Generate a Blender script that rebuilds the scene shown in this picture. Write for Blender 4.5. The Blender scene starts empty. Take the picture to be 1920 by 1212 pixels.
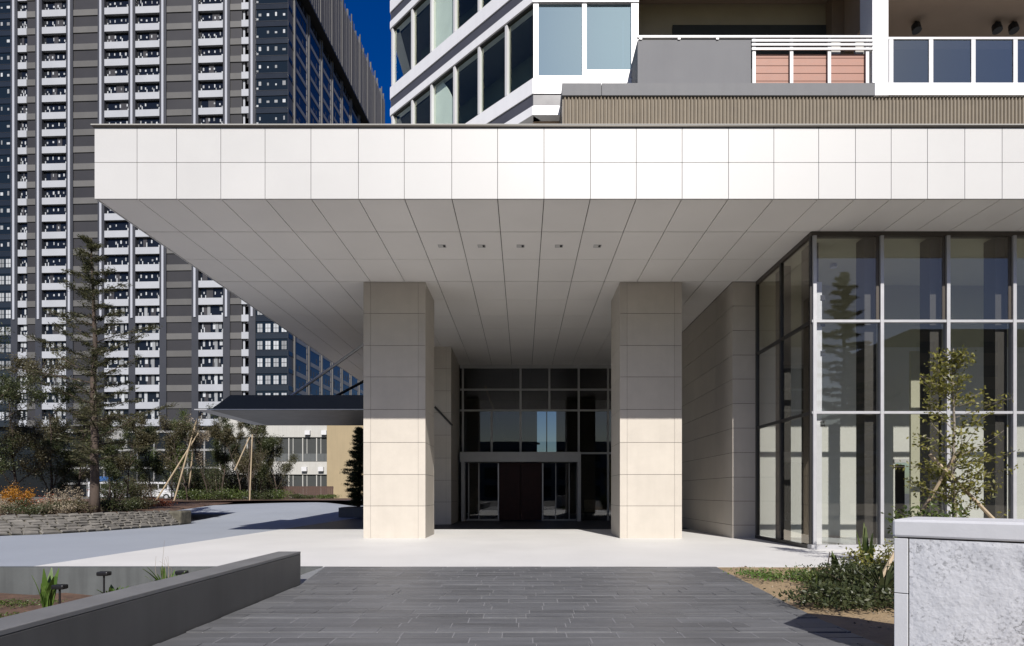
import bpy, math, random
import numpy as np
from mathutils import Vector, Matrix

C = bpy.context.scene.collection
SC = bpy.context.scene
R = math.radians

# ------------------------------------------------------------------ camera, sky, sun, exposure
F = 1150.0; VX = 980.0; VY = 925.0; EYE = 1.5
cam_d = bpy.data.cameras.new('camera'); cam = bpy.data.objects.new('camera', cam_d); C.objects.link(cam)
cam_d.sensor_fit = 'HORIZONTAL'; cam_d.sensor_width = 36.0
cam_d.lens = F * 36.0 / 1920.0
cam_d.shift_x = (960 - VX) / 1920.0
cam_d.shift_y = (VY - 606) / 1920.0
cam_d.clip_start = 0.1; cam_d.clip_end = 3000
cam.location = (0, 0, EYE); cam.rotation_euler = (R(90), 0, 0)
SC.camera = cam

SUN_EL, SUN_AZ = 37.8, 10.7          # azimuth: degrees to the right of straight behind the camera
w = bpy.data.worlds.new('World'); SC.world = w; w.use_nodes = True
nt = w.node_tree; bg = nt.nodes['Background']
sky = nt.nodes.new('ShaderNodeTexSky'); sky.sky_type = 'NISHITA'; sky.sun_disc = False
sky.sun_elevation = R(SUN_EL); sky.sun_rotation = R(180 - SUN_AZ)
sky.altitude = 200; sky.air_density = 1.0; sky.dust_density = 1.1; sky.ozone_density = 2.2
hsv = nt.nodes.new('ShaderNodeHueSaturation'); hsv.inputs['Saturation'].default_value = 1.5; hsv.inputs['Hue'].default_value = 0.523
nt.links.new(sky.outputs[0], hsv.inputs['Color']); nt.links.new(hsv.outputs[0], bg.inputs[0]); bg.inputs[1].default_value = 0.062
sd = bpy.data.lights.new('sun', 'SUN'); sd.energy = 4.8; sd.angle = R(0.45); sd.color = (1.0, 0.955, 0.90)
sun = bpy.data.objects.new('sun', sd); C.objects.link(sun); sun.location = (8, -20, 40)
_to = Vector((math.sin(R(SUN_AZ)) * math.cos(R(SUN_EL)), -math.cos(R(SUN_AZ)) * math.cos(R(SUN_EL)), math.sin(R(SUN_EL))))
sun.rotation_euler = _to.to_track_quat('Z', 'Y').to_euler()
SC.view_settings.view_transform = 'Standard'; SC.view_settings.look = 'None'
SC.view_settings.exposure = 0.45; SC.view_settings.gamma = 1.0
SC.cycles.max_bounces = 8; SC.cycles.diffuse_bounces = 4; SC.cycles.glossy_bounces = 4
SC.cycles.transmission_bounces = 8; SC.cycles.transparent_max_bounces = 24
SC.cycles.caustics_reflective = False; SC.cycles.caustics_refractive = False
SC.cycles.use_denoising = True

def hx(px, y): return (px - VX) * y / F           # metres across, measured on the photo for a known distance
def hz(py, y): return EYE + (VY - py) * y / F     # height above the ground, same

# ------------------------------------------------------------------ materials
M = {}
ALB = 0.65            # reflectances below were first noted for a lower exposure
KEEP = ('soffit_metal', 'canopy_underside', 'olive_interior', 'cream_interior', 'olive_wall', 'brown_wall', 'brown_ceiling', 'soil', 'moss', 'ground', 'dark_stone', 'green_curtain', 'white_metal', 'stair', 'bark', 'lobby_ceiling')
def _n(t, k, **kw):
    n = t.nodes.new(k)
    for a, b in kw.items(): setattr(n, a, b)
    return n
def mat(name, col, rough=0.6, metal=0.0, var=0.0, scale=3.0, bump=0.0, bscale=None, island=0.0, spec=0.5, col2=None, stretch=None, detail=6.0, coat=0.0, streak=0.0):
    if name not in KEEP: col = tuple(c * ALB for c in col); col2 = tuple(c * ALB for c in col2) if col2 else None
    m = bpy.data.materials.new(name); m.use_nodes = True
    t = m.node_tree; p = t.nodes['Principled BSDF']
    p.inputs['Base Color'].default_value = (*col, 1); p.inputs['Roughness'].default_value = rough
    p.inputs['Metallic'].default_value = metal; p.inputs['Specular IOR Level'].default_value = spec
    p.inputs['Coat Weight'].default_value = coat
    tc = _n(t, 'ShaderNodeTexCoord'); mp = _n(t, 'ShaderNodeMapping')
    t.links.new(tc.outputs['Object'], mp.inputs[0])
    if stretch: mp.inputs['Scale'].default_value = stretch
    out = None
    if var > 0:
        nz = _n(t, 'ShaderNodeTexNoise'); nz.inputs['Scale'].default_value = scale; nz.inputs['Detail'].default_value = detail
        nz.inputs['Roughness'].default_value = 0.62
        t.links.new(mp.outputs[0], nz.inputs['Vector'])
        mx = _n(t, 'ShaderNodeMix', data_type='RGBA'); rp = _n(t, 'ShaderNodeMapRange')
        rp.inputs[1].default_value = 0.32; rp.inputs[2].default_value = 0.68
        t.links.new(nz.outputs['Fac'], rp.inputs[0]); t.links.new(rp.outputs[0], mx.inputs[0])
        c2 = col2 if col2 else tuple(min(1, c * (1 + var)) for c in col)
        c1 = col if col2 else tuple(c * (1 - var) for c in col)
        mx.inputs[6].default_value = (*c1, 1); mx.inputs[7].default_value = (*c2, 1)
        out = mx.outputs[2]
        rr = _n(t, 'ShaderNodeMapRange'); rr.inputs[3].default_value = max(0.02, rough - 0.08); rr.inputs[4].default_value = min(1, rough + 0.08)
        t.links.new(nz.outputs['Fac'], rr.inputs[0]); t.links.new(rr.outputs[0], p.inputs['Roughness'])
    if island > 0:
        ge = _n(t, 'ShaderNodeNewGeometry'); hs = _n(t, 'ShaderNodeHueSaturation')
        mr = _n(t, 'ShaderNodeMapRange'); mr.inputs[3].default_value = 1 - island; mr.inputs[4].default_value = 1 + island
        t.links.new(ge.outputs['Random Per Island'], mr.inputs[0]); t.links.new(mr.outputs[0], hs.inputs['Value'])
        if out: t.links.new(out, hs.inputs['Color'])
        else: hs.inputs['Color'].default_value = (*col, 1)
        out = hs.outputs[0]
    if streak > 0:
        ns = _n(t, 'ShaderNodeTexNoise'); ns.inputs['Scale'].default_value = 1.0; ns.inputs['Detail'].default_value = 4
        m2 = _n(t, 'ShaderNodeMapping'); m2.inputs['Scale'].default_value = (6, 6, .35)
        t.links.new(tc.outputs['Object'], m2.inputs[0]); t.links.new(m2.outputs[0], ns.inputs['Vector'])
        r2 = _n(t, 'ShaderNodeMapRange'); r2.inputs[1].default_value = .45; r2.inputs[2].default_value = .75
        r2.inputs[3].default_value = 1.0; r2.inputs[4].default_value = 1 - streak
        t.links.new(ns.outputs['Fac'], r2.inputs[0])
        h2 = _n(t, 'ShaderNodeHueSaturation'); t.links.new(r2.outputs[0], h2.inputs['Value'])
        if out: t.links.new(out, h2.inputs['Color'])
        else: h2.inputs['Color'].default_value = (*col, 1)
        out = h2.outputs[0]
    if out: t.links.new(out, p.inputs['Base Color'])
    if bump > 0:
        nb = _n(t, 'ShaderNodeTexNoise'); nb.inputs['Scale'].default_value = bscale or scale * 6; nb.inputs['Detail'].default_value = 8
        t.links.new(mp.outputs[0], nb.inputs['Vector'])
        bm_ = _n(t, 'ShaderNodeBump'); bm_.inputs['Strength'].default_value = bump; bm_.inputs['Distance'].default_value = 0.02
        t.links.new(nb.outputs['Fac'], bm_.inputs['Height']); t.links.new(bm_.outputs[0], p.inputs['Normal'])
    M[name] = m; return m

def glass(name, tint=(0.8, 0.85, 0.83), ior=1.5, gain=1.0, wav=0.0, refl=(.95, .97, 1)):
    m = bpy.data.materials.new(name); m.use_nodes = True; t = m.node_tree
    t.nodes.remove(t.nodes['Principled BSDF'])
    o = t.nodes['Material Output']; mx = _n(t, 'ShaderNodeMixShader')
    tr = _n(t, 'ShaderNodeBsdfTransparent'); tr.inputs[0].default_value = (*tint, 1)
    gl = _n(t, 'ShaderNodeBsdfGlossy'); gl.inputs['Roughness'].default_value = 0.0; gl.inputs[0].default_value = (*refl, 1)
    fr = _n(t, 'ShaderNodeFresnel'); fr.inputs[0].default_value = ior
    ml = _n(t, 'ShaderNodeMath', operation='MULTIPLY', use_clamp=True); ml.inputs[1].default_value = gain
    ge = _n(t, 'ShaderNodeNewGeometry'); iv = _n(t, 'ShaderNodeMath', operation='SUBTRACT'); iv.inputs[0].default_value = 1
    fm = _n(t, 'ShaderNodeMath', operation='MULTIPLY')          # reflect at the outer face only
    t.links.new(ge.outputs['Backfacing'], iv.inputs[1]); t.links.new(fr.outputs[0], ml.inputs[0])
    t.links.new(ml.outputs[0], fm.inputs[0]); t.links.new(iv.outputs[0], fm.inputs[1]); t.links.new(fm.outputs[0], mx.inputs[0])
    t.links.new(tr.outputs[0], mx.inputs[1]); t.links.new(gl.outputs[0], mx.inputs[2]); t.links.new(mx.outputs[0], o.inputs[0])
    if wav > 0:
        tc = _n(t, 'ShaderNodeTexCoord'); nz = _n(t, 'ShaderNodeTexNoise'); nz.inputs['Scale'].default_value = 0.7
        b = _n(t, 'ShaderNodeBump'); b.inputs['Strength'].default_value = wav; b.inputs['Distance'].default_value = 0.01
        t.links.new(tc.outputs['Object'], nz.inputs['Vector']); t.links.new(nz.outputs['Fac'], b.inputs['Height'])
        t.links.new(b.outputs[0], gl.inputs['Normal'])
    M[name] = m; return m

def leafmat(name, c1, c2, trans=0.3):
    m = bpy.data.materials.new(name); m.use_nodes = True; t = m.node_tree
    t.nodes.remove(t.nodes['Principled BSDF']); o = t.nodes['Material Output']
    ge = _n(t, 'ShaderNodeNewGeometry'); mx = _n(t, 'ShaderNodeMix', data_type='RGBA')
    mx.inputs[6].default_value = (*c1, 1); mx.inputs[7].default_value = (*c2, 1)
    t.links.new(ge.outputs['Random Per Island'], mx.inputs[0])
    d = _n(t, 'ShaderNodeBsdfDiffuse'); tl = _n(t, 'ShaderNodeBsdfTranslucent'); g = _n(t, 'ShaderNodeBsdfGlossy')
    g.inputs['Roughness'].default_value = 0.45; g.inputs[0].default_value = (.5, .5, .5, 1)
    a = _n(t, 'ShaderNodeMixShader'); a.inputs[0].default_value = trans
    b = _n(t, 'ShaderNodeMixShader'); b.inputs[0].default_value = 0.05
    t.links.new(mx.outputs[2], d.inputs[0]); t.links.new(mx.outputs[2], tl.inputs[0])
    t.links.new(d.outputs[0], a.inputs[1]); t.links.new(tl.outputs[0], a.inputs[2])
    t.links.new(a.outputs[0], b.inputs[1]); t.links.new(g.outputs[0], b.inputs[2]); t.links.new(b.outputs[0], o.inputs[0])
    M[name] = m; return m

mat('white_stone', (.67, .665, .65), .5, var=.02, scale=.8, island=.018, bump=.03, bscale=60)
mat('soffit_metal', (.70, .68, .65), .38, var=.03, scale=.5, island=.02, spec=.5)
mat('joint_dark', (.10, .095, .09), .8)
mat('joint_black', (.015, .015, .016), .9)
mat('cream_stone', (.66, .603, .522), .55, var=.05, scale=1.4, island=.04, bump=.05, bscale=50, streak=.03)
mat('bronze', (.10, .085, .07), .4, .3)
mat('white_paint', (.80, .80, .81), .4, var=.02, scale=2)
mat('white_metal', (.72, .72, .73), .35, var=.02, scale=2, streak=.04)
mat('grey_band', (.185, .188, .198), .7, var=.04, scale=2, streak=.06)
mat('dark_band', (.10, .10, .115), .45, var=.06, scale=2)
mat('grey_panel', (.190, .193, .205), .75, var=.015, scale=1.2, streak=.03)
mat('ribbed_cladding', (.27, .225, .165), .6, var=.08, scale=3, island=.05, streak=.08)
mat('olive_wall', (.34, .295, .21), .7, var=.05, scale=1.5)
mat('brown_wall', (.24, .17, .115), .7, var=.06, scale=1.5)
mat('brown_ceiling', (.38, .28, .20), .6, var=.05, scale=1)
mat('terracotta', (.42, .20, .14), .6, var=.08, scale=4, island=.05, stretch=(1, 1, 6), streak=.04)
mat('black_metal', (.02, .02, .022), .4, .3)
mat('aluminium', (.60, .60, .61), .38, .25, var=.04, scale=3)
mat('grey_frame', (.50, .50, .49), .45, .1, var=.05, scale=3)
mat('dark_frame', (.06, .058, .055), .4, .4)
mat('cream_interior', (.60, .60, .55), .7, var=.03, scale=.6)
mat('olive_interior', (.46, .45, .33), .7, var=.04, scale=.6)
mat('brown_post', (.085, .078, .068), .5, var=.06, scale=2)
mat('pale_floor', (.60, .66, .70), .25, var=.04, scale=.8)
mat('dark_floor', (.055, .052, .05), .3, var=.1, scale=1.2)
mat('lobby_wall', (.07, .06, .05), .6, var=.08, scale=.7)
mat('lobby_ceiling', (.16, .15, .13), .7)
mat('red_door', (.036, .014, .014), .55, var=.15, scale=3, spec=.15)
mat('wood_stair', (.95, .75, .48), .5, var=.1, scale=4)
mat('white_cloth', (.72, .72, .70), .8)
mat('green_curtain', (.86, .875, .85), .8, var=.04, scale=2)
mat('wing_room', (.24, .275, .25), .8, var=.1, scale=.6)
mat('dark_room', (.05, .055, .053), .8, var=.1, scale=.6)
mat('lamp_white', (.75, .74, .72), .4)
mat('dark_stone', (.070, .070, .069), .5, var=.16, scale=.9, bump=.05, bscale=80, streak=.14)
mat('coping_stone', (.22, .22, .22), .5, var=.12, scale=2, bump=.06, bscale=70)
mat('concrete', (.12, .13, .13), .75, var=.14, scale=1.3, bump=.12, bscale=40, streak=.28)
mat('grey_strip', (.28, .29, .30), .7, var=.06, scale=2)
mat('paving_white', (.86, .85, .825), .62, var=.045, scale=.5, bump=.03, bscale=120)
mat('paving_tile', (.165, .168, .176), .5, var=.2, scale=2.2, island=.14, bump=.22, bscale=26, stretch=(.35, 3.2, 1))
mat('joint_light', (.33, .33, .34), .85)
mat('mortar', (.045, .045, .048), .85, var=.1, scale=8)
mat('floor_shade_dark', (.05, .05, .055), .55, var=.12, scale=1.2, bump=.05, bscale=60)  # canopy shade put into the floor colour
mat('road', (.41, .445, .50), .75, var=.05, scale=.25, bump=.08, bscale=90, island=0)
mat('ground', (.10, .098, .085), .9, var=.25, scale=.4, bump=.2, bscale=12)
mat('soil', (.085, .048, .03), .95, var=.4, scale=5, bump=.9, bscale=22)
mat('moss', (.085, .10, .02), .95, var=.5, scale=9, bump=.9, bscale=40)
mat('sand', (.40, .29, .165), .95, var=.14, scale=3.5, bump=.7, bscale=30)
mat('bark', (.060, .043, .033), .9, var=.35, scale=4, bump=.9, bscale=14, stretch=(1, 1, .25))
mat('bark_pale', (.30, .26, .21), .9, var=.2, scale=6, bump=.5, bscale=20)
mat('stake_wood', (.52, .41, .27), .7, var=.14, scale=4, stretch=(1, 1, .3))
mat('stone_rock', (.19, .178, .158), .85, var=.35, scale=2.2, bump=1.0, bscale=7, island=.12, stretch=(1, 1, 2.2))
mat('rock_dark', (.13, .12, .09), .9, var=.5, scale=3, bump=1.0, bscale=8)
mat('beige_paint', (.44, .35, .21), .8, var=.05, scale=.6, streak=.08)
mat('cream_paint', (.58, .57, .53), .8, var=.05, scale=.6, streak=.1)
mat('fence_brown', (.10, .055, .04), .7, var=.15, scale=3)
mat('tower_white', (.50, .52, .56), .5, var=.05, scale=.3, island=.05)
mat('tower_fin', (.52, .54, .60), .4, var=.03, scale=.2)
mat('tower_pier', (.045, .048, .060), .5, var=.08, scale=.3)
mat('tower_grey', (.031, .030, .034), .55, var=.10, scale=.15, island=.12)
mat('tower_beige', (.135, .132, .128), .6, var=.08, scale=.3, island=.15)
mat('tower_glass', (.010, .013, .020), .08, var=0, spec=.3)
mat('tower_glass_blue', (.012, .020, .030), .06, var=0, spec=.25)
mat('tower_spandrel', (.022, .028, .036), .25, var=.1, scale=.2, island=.2)
mat('tower_pale_glint', (.42, .44, .46), .5, island=.5)  # light on the glass held in colour, also pale window parts
mat('tower_screen', (.048, .046, .052), .5, var=.1, scale=.3, island=.12)
mat('tower_crown_rib', (.075, .073, .078), .5)
mat('tower_side', (.17, .17, .18), .5, var=.1, scale=.3)
mat('tower_black', (.008, .008, .012), .6)
mat('canopy_navy', (.012, .014, .022), .35, .2)
mat('canopy_underside', (.085, .082, .078), .4, var=.05)
mat('podium_wall', (.34, .34, .33), .7, var=.1, scale=.5)
mat('car_white', (.75, .75, .76), .25, coat=.5)
mat('car_blue', (.03, .12, .36), .5, var=.1)
mat('rubber', (.015, .015, .015), .8)
mat('car_glass', (.015, .018, .02), .05)
mat('lamp_red', (.35, .02, .02), .3)
glass('lobby_glass', (.88, .885, .88), 1.5, 2.6, .01, (1, .93, .82))
glass('entry_glass', (.55, .56, .55), 1.5, 1.3)
glass('rail_glass', (.45, .50, .56), 1.5, 6.0, 0, (.84, .95, .84))
glass('window_glass', (.84, .88, .86), 1.5, .9, .012, (1, 1, .75))
glass('bay_glass', (.30, .36, .42), 1.9, 4.6, .012, (.60, .86, 1))

M['rough_granite'] = mat('rough_granite', (.76, .775, .81), .8, var=.05, scale=3.0, bump=.30, bscale=26, detail=10)
t = M['rough_granite'].node_tree
p = t.nodes['Principled BSDF']; src = p.inputs['Base Color'].links[0].from_socket
vz = _n(t, 'ShaderNodeTexNoise'); vz.inputs['Scale'].default_value = 38; vz.inputs['Detail'].default_value = 6
v2 = _n(t, 'ShaderNodeTexNoise'); v2.inputs['Scale'].default_value = 2.4
tc = _n(t, 'ShaderNodeTexCoord'); t.links.new(tc.outputs['Object'], vz.inputs['Vector']); t.links.new(tc.outputs['Object'], v2.inputs['Vector'])
ad = _n(t, 'ShaderNodeMath', operation='ADD'); t.links.new(vz.outputs['Fac'], ad.inputs[0])
sc2 = _n(t, 'ShaderNodeMath', operation='MULTIPLY'); sc2.inputs[1].default_value = .55; t.links.new(v2.outputs['Fac'], sc2.inputs[0]); t.links.new(sc2.outputs[0], ad.inputs[1])
rg = _n(t, 'ShaderNodeMapRange'); rg.inputs[1].default_value = .84; rg.inputs[2].default_value = .98; rg.inputs[3].default_value = 1; rg.inputs[4].default_value = .62
t.links.new(ad.outputs[0], rg.inputs[0])
ck = _n(t, 'ShaderNodeTexNoise'); ck.inputs['Scale'].default_value = 3.2; ck.inputs['Detail'].default_value = 7; t.links.new(tc.outputs['Object'], ck.inputs['Vector'])
c1 = _n(t, 'ShaderNodeMath', operation='SUBTRACT'); c1.inputs[1].default_value = .5; c2 = _n(t, 'ShaderNodeMath', operation='ABSOLUTE'); t.links.new(ck.outputs['Fac'], c1.inputs[0]); t.links.new(c1.outputs[0], c2.inputs[0])
mk = _n(t, 'ShaderNodeMapRange'); mk.inputs[1].default_value = .55; mk.inputs[2].default_value = .66; mk.inputs[3].default_value = 0; mk.inputs[4].default_value = .008; t.links.new(v2.outputs['Fac'], mk.inputs[0])
c3 = _n(t, 'ShaderNodeMath', operation='LESS_THAN'); t.links.new(c2.outputs[0], c3.inputs[0]); t.links.new(mk.outputs[0], c3.inputs[1])
c4 = _n(t, 'ShaderNodeMath', operation='MULTIPLY_ADD'); c4.inputs[1].default_value = -.55; c4.inputs[2].default_value = 1; t.links.new(c3.outputs[0], c4.inputs[0])
c5 = _n(t, 'ShaderNodeMath', operation='MULTIPLY'); t.links.new(rg.outputs[0], c5.inputs[0]); t.links.new(c4.outputs[0], c5.inputs[1])
hs = _n(t, 'ShaderNodeHueSaturation'); t.links.new(src, hs.inputs['Color']); t.links.new(c5.outputs[0], hs.inputs['Value']); t.links.new(hs.outputs[0], p.inputs['Base Color'])
mat('smooth_granite', (.78, .79, .815), .6, var=.05, scale=4, bump=.05, bscale=60)

leafmat('leaf_dark', (.035, .050, .018), (.085, .095, .038), .4)
leafmat('leaf_conifer', (.045, .052, .022), (.11, .105, .05), .4)
leafmat('leaf_brown', (.060, .056, .026), (.125, .108, .055), .4)
leafmat('leaf_green', (.035, .060, .014), (.11, .14, .035), .3)
leafmat('leaf_bright', (.06, .12, .018), (.14, .22, .05), .4)
leafmat('leaf_yellow', (.085, .095, .018), (.30, .28, .07), .45)
leafmat('leaf_orange', (.26, .11, .01), (.46, .21, .02), .3)
leafmat('leaf_red', (.22, .05, .02), (.42, .13, .05), .3)
leafmat('leaf_dry', (.20, .16, .10), (.38, .32, .24), .3)
leafmat('leaf_white', (.45, .43, .40), (.70, .68, .66), .3)

# ------------------------------------------------------------------ mesh helpers
class MB:
    def __init__(s): s.v = []; s.f = []; s.m = []
    def poly(s, pts, mi=0):
        b = len(s.v); s.v += [tuple(p) for p in pts]; s.f.append(tuple(range(b, b + len(pts)))); s.m.append(mi)
    def box(s, x0, x1, y0, y1, z0, z1, mi=0):
        if x0 > x1: x0, x1 = x1, x0
        if y0 > y1: y0, y1 = y1, y0
        if z0 > z1: z0, z1 = z1, z0
        b = len(s.v)
        s.v += [(x0, y0, z0), (x1, y0, z0), (x1, y1, z0), (x0, y1, z0), (x0, y0, z1), (x1, y0, z1), (x1, y1, z1), (x0, y1, z1)]
        for q in ((0, 3, 2, 1), (4, 5, 6, 7), (0, 1, 5, 4), (1, 2, 6, 5), (2, 3, 7, 6), (3, 0, 4, 7)):
            s.f.append(tuple(b + i for i in q)); s.m.append(mi)
        return s
    def obox(s, p0, p1, d0, d1, z0, z1, mi=0):
        """box along p0->p1 (xy), between offsets d0..d1 to its right-hand normal"""
        dx, dy = p1[0] - p0[0], p1[1] - p0[1]; L = math.hypot(dx, dy); nx, ny = dy / L, -dx / L
        q = [(p0[0] + nx * d0, p0[1] + ny * d0), (p1[0] + nx * d0, p1[1] + ny * d0), (p1[0] + nx * d1, p1[1] + ny * d1), (p0[0] + nx * d1, p0[1] + ny * d1)]
        s.prism(q, z0, z1, mi); return s
    def prism(s, q, z0, z1, mi=0):
        a = sum(q[i][0] * q[(i + 1) % len(q)][1] - q[(i + 1) % len(q)][0] * q[i][1] for i in range(len(q)))
        if a < 0: q = q[::-1]
        n = len(q); b = len(s.v)
        s.v += [(x, y, z0) for x, y in q] + [(x, y, z1) for x, y in q]
        s.f.append(tuple(b + i for i in range(n))[::-1]); s.f.append(tuple(b + n + i for i in range(n))); s.m += [mi, mi]
        for i in range(n):
            j = (i + 1) % n; s.f.append((b + i, b + j, b + n + j, b + n + i)); s.m.append(mi)
        return s
    def tube(s, pts, radii, n=7, mi=0, cap=True):
        pts = [Vector(p) for p in pts]; b = len(s.v)
        if not hasattr(radii, '__len__'): radii = [radii] * len(pts)
        for i, p in enumerate(pts):
            d = (pts[min(i + 1, len(pts) - 1)] - pts[max(i - 1, 0)]).normalized()
            a = d.orthogonal().normalized() if abs(d.z) < .99 else Vector((1, 0, 0))
            a = (a - d * a.dot(d)).normalized(); c = d.cross(a)
            for k in range(n):
                th = 2 * math.pi * k / n
                s.v.append(tuple(p + (a * math.cos(th) + c * math.sin(th)) * radii[i]))
        for i in range(len(pts) - 1):
            for k in range(n):
                k2 = (k + 1) % n
                s.f.append((b + i * n + k, b + i * n + k2, b + (i + 1) * n + k2, b + (i + 1) * n + k)); s.m.append(mi)
        if cap:
            s.f.append(tuple(b + k for k in range(n))[::-1]); s.m.append(mi)
            e = b + (len(pts) - 1) * n; s.f.append(tuple(e + k for k in range(n))); s.m.append(mi)
        return s
    def build(s, name, mats, parent=None, local=False, smooth=False, bevel=0.0):
        me = bpy.data.meshes.new(name)
        off = Vector((0, 0, 0))
        if parent is not None and not local:
            q = parent
            while q is not None: off += q.location; q = q.parent
        me.from_pydata([(v[0] - off.x, v[1] - off.y, v[2] - off.z) for v in s.v] if off.length > 0 else s.v, [], s.f)
        if isinstance(mats, str): mats = [mats]
        for k in mats: me.materials.append(M[k])
        if len(mats) > 1: me.polygons.foreach_set('material_index', s.m)
        if smooth: me.polygons.foreach_set('use_smooth', [True] * len(me.polygons))
        me.update()
        o = bpy.data.objects.new(name, me); C.objects.link(o)
        if parent is not None: o.parent = parent
        if bevel > 0:
            bv = o.modifiers.new('bevel', 'BEVEL'); bv.width = bevel; bv.segments = 2; bv.limit_method = 'ANGLE'
        return o

def tag(o, label=None, cat=None, group=None, kind=None):
    if label: o['label'] = label
    if cat: o['category'] = cat
    if group: o['group'] = group
    if kind: o['kind'] = kind
    return o
def thing(name, loc, label, cat, group=None):
    o = bpy.data.objects.new(name, None); C.objects.link(o); o.location = loc; o.empty_display_size = .3
    return tag(o, label, cat, group)
def copy_tree(o, parent=None):
    c = o.copy(); C.objects.link(c)
    if parent is not None: c.parent = parent
    for ch in list(o.children): copy_tree(ch, c)
    return c

def leaves(name, mt, centres, size, parent, rng, aspect=.5, flat=0.0, dirs=None, jitter=0.0):
    """many small pointed leaf faces in one mesh; centres (N,3) in world space"""
    c = np.asarray(centres, float); n = len(c)
    if jitter > 0: c = c + rng.normal(0, jitter, (n, 3))
    if dirs is None:
        d = rng.normal(0, 1, (n, 3)); d[:, 2] *= (1 - flat)
    else:
        d = np.asarray(dirs, float) + rng.normal(0, .35, (n, 3))
    d /= np.linalg.norm(d, axis=1, keepdims=True) + 1e-9
    e = rng.normal(0, 1, (n, 3)); e -= d * np.sum(e * d, 1, keepdims=True); e /= np.linalg.norm(e, axis=1, keepdims=True) + 1e-9
    if flat > 0:
        e[:, 2] *= (1 - flat); e /= np.linalg.norm(e, axis=1, keepdims=True) + 1e-9
    s = size * rng.uniform(.55, 1.3, (n, 1))
    v = np.empty((n, 4, 3)); v[:, 0] = c - d * s * .5; v[:, 1] = c + e * s * aspect * .5; v[:, 2] = c + d * s * .5; v[:, 3] = c - e * s * aspect * .5
    off = Vector((0, 0, 0)); q = parent
    while q is not None: off += q.location; q = q.parent
    v -= np.array([off.x, off.y, off.z])
    me = bpy.data.meshes.new(name)
    me.vertices.add(n * 4); me.vertices.foreach_set('co', v.reshape(-1))
    me.loops.add(n * 4); me.loops.foreach_set('vertex_index', np.arange(n * 4, dtype=np.int32))
    me.polygons.add(n); me.polygons.foreach_set('loop_start', np.arange(0, n * 4, 4, dtype=np.int32)); me.polygons.foreach_set('loop_total', np.full(n, 4, dtype=np.int32))
    me.materials.append(M[mt]); me.update(calc_edges=True); me.validate()
    o = bpy.data.objects.new(name, me); C.objects.link(o)
    if parent is not None: o.parent = parent
    return o

# ------------------------------------------------------------------ ground, road, paving
def smooth(t): t = max(0.0, min(1.0, t)); return t * t * (3 - 2 * t)
def gz(x, y):
    """ground height: the road on the left climbs gently away from the entrance"""
    return 0.8 * smooth((y - 29) / 17.0) * smooth((-10.6 - x) / 5.0)

BED = (-13.0, -4.05, 1.0, 12.3)
xs = [-900, -300, -120, -80, -60, -45, -36, -30, -26, -23, -20, -18, -17, -16.3, -15.6, -15, -14.4, -13.8, -13, -12.2, -11.5, -11, -10.6, -10, -4.05, 0, 10, 30, 120, 900]
ys = [-600, -100, -30, 1.0, 6, 12.3, 16, 20, 24, 27, 29, 31, 33, 35, 37, 39, 41, 43, 45, 46, 50, 56, 62, 70, 100, 200, 500, 2500]
g, rd = MB(), MB()
for i in range(len(xs) - 1):
    for j in range(len(ys) - 1):
        x0, x1, y0, y1 = xs[i], xs[i + 1], ys[j], ys[j + 1]
        if x0 >= BED[0] and x1 <= BED[1] and y0 >= BED[2] and y1 <= BED[3]: continue
        q = [(x, y, gz(x, y)) for x, y in ((x0, y0), (x1, y0), (x1, y1), (x0, y1))]
        (rd if (x1 <= -9.99 and x0 >= -45 and y0 >= 1 and y1 <= 62) else g).poly(q)
tag(g.build('ground', 'ground'), kind='structure')
tag(rd.build('road', 'road', smooth=True), kind='structure')

pv = MB(); pv.box(-10.0, 30, 12.40, 25.38, -.05, .006)
tag(pv.build('pavement', 'paving_white'), 'pale stone pavement in front of the entrance', kind='structure')
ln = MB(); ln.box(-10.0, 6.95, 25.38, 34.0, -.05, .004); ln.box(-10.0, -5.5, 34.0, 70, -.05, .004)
tag(ln.build('canopy_shade_floor', 'floor_shade_dark'), kind='structure')  # floor coloured dark from the canopy's shadow edge back, to stand for its shade
gs = MB(); gs.box(-10.5, -3.74, 12.30, 12.40, -.05, .004); gs.box(-4.05, -3.45, 9.96, 12.30, -.05, .004)
tag(gs.build('kerb_strip', 'grey_strip'), kind='structure')

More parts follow.
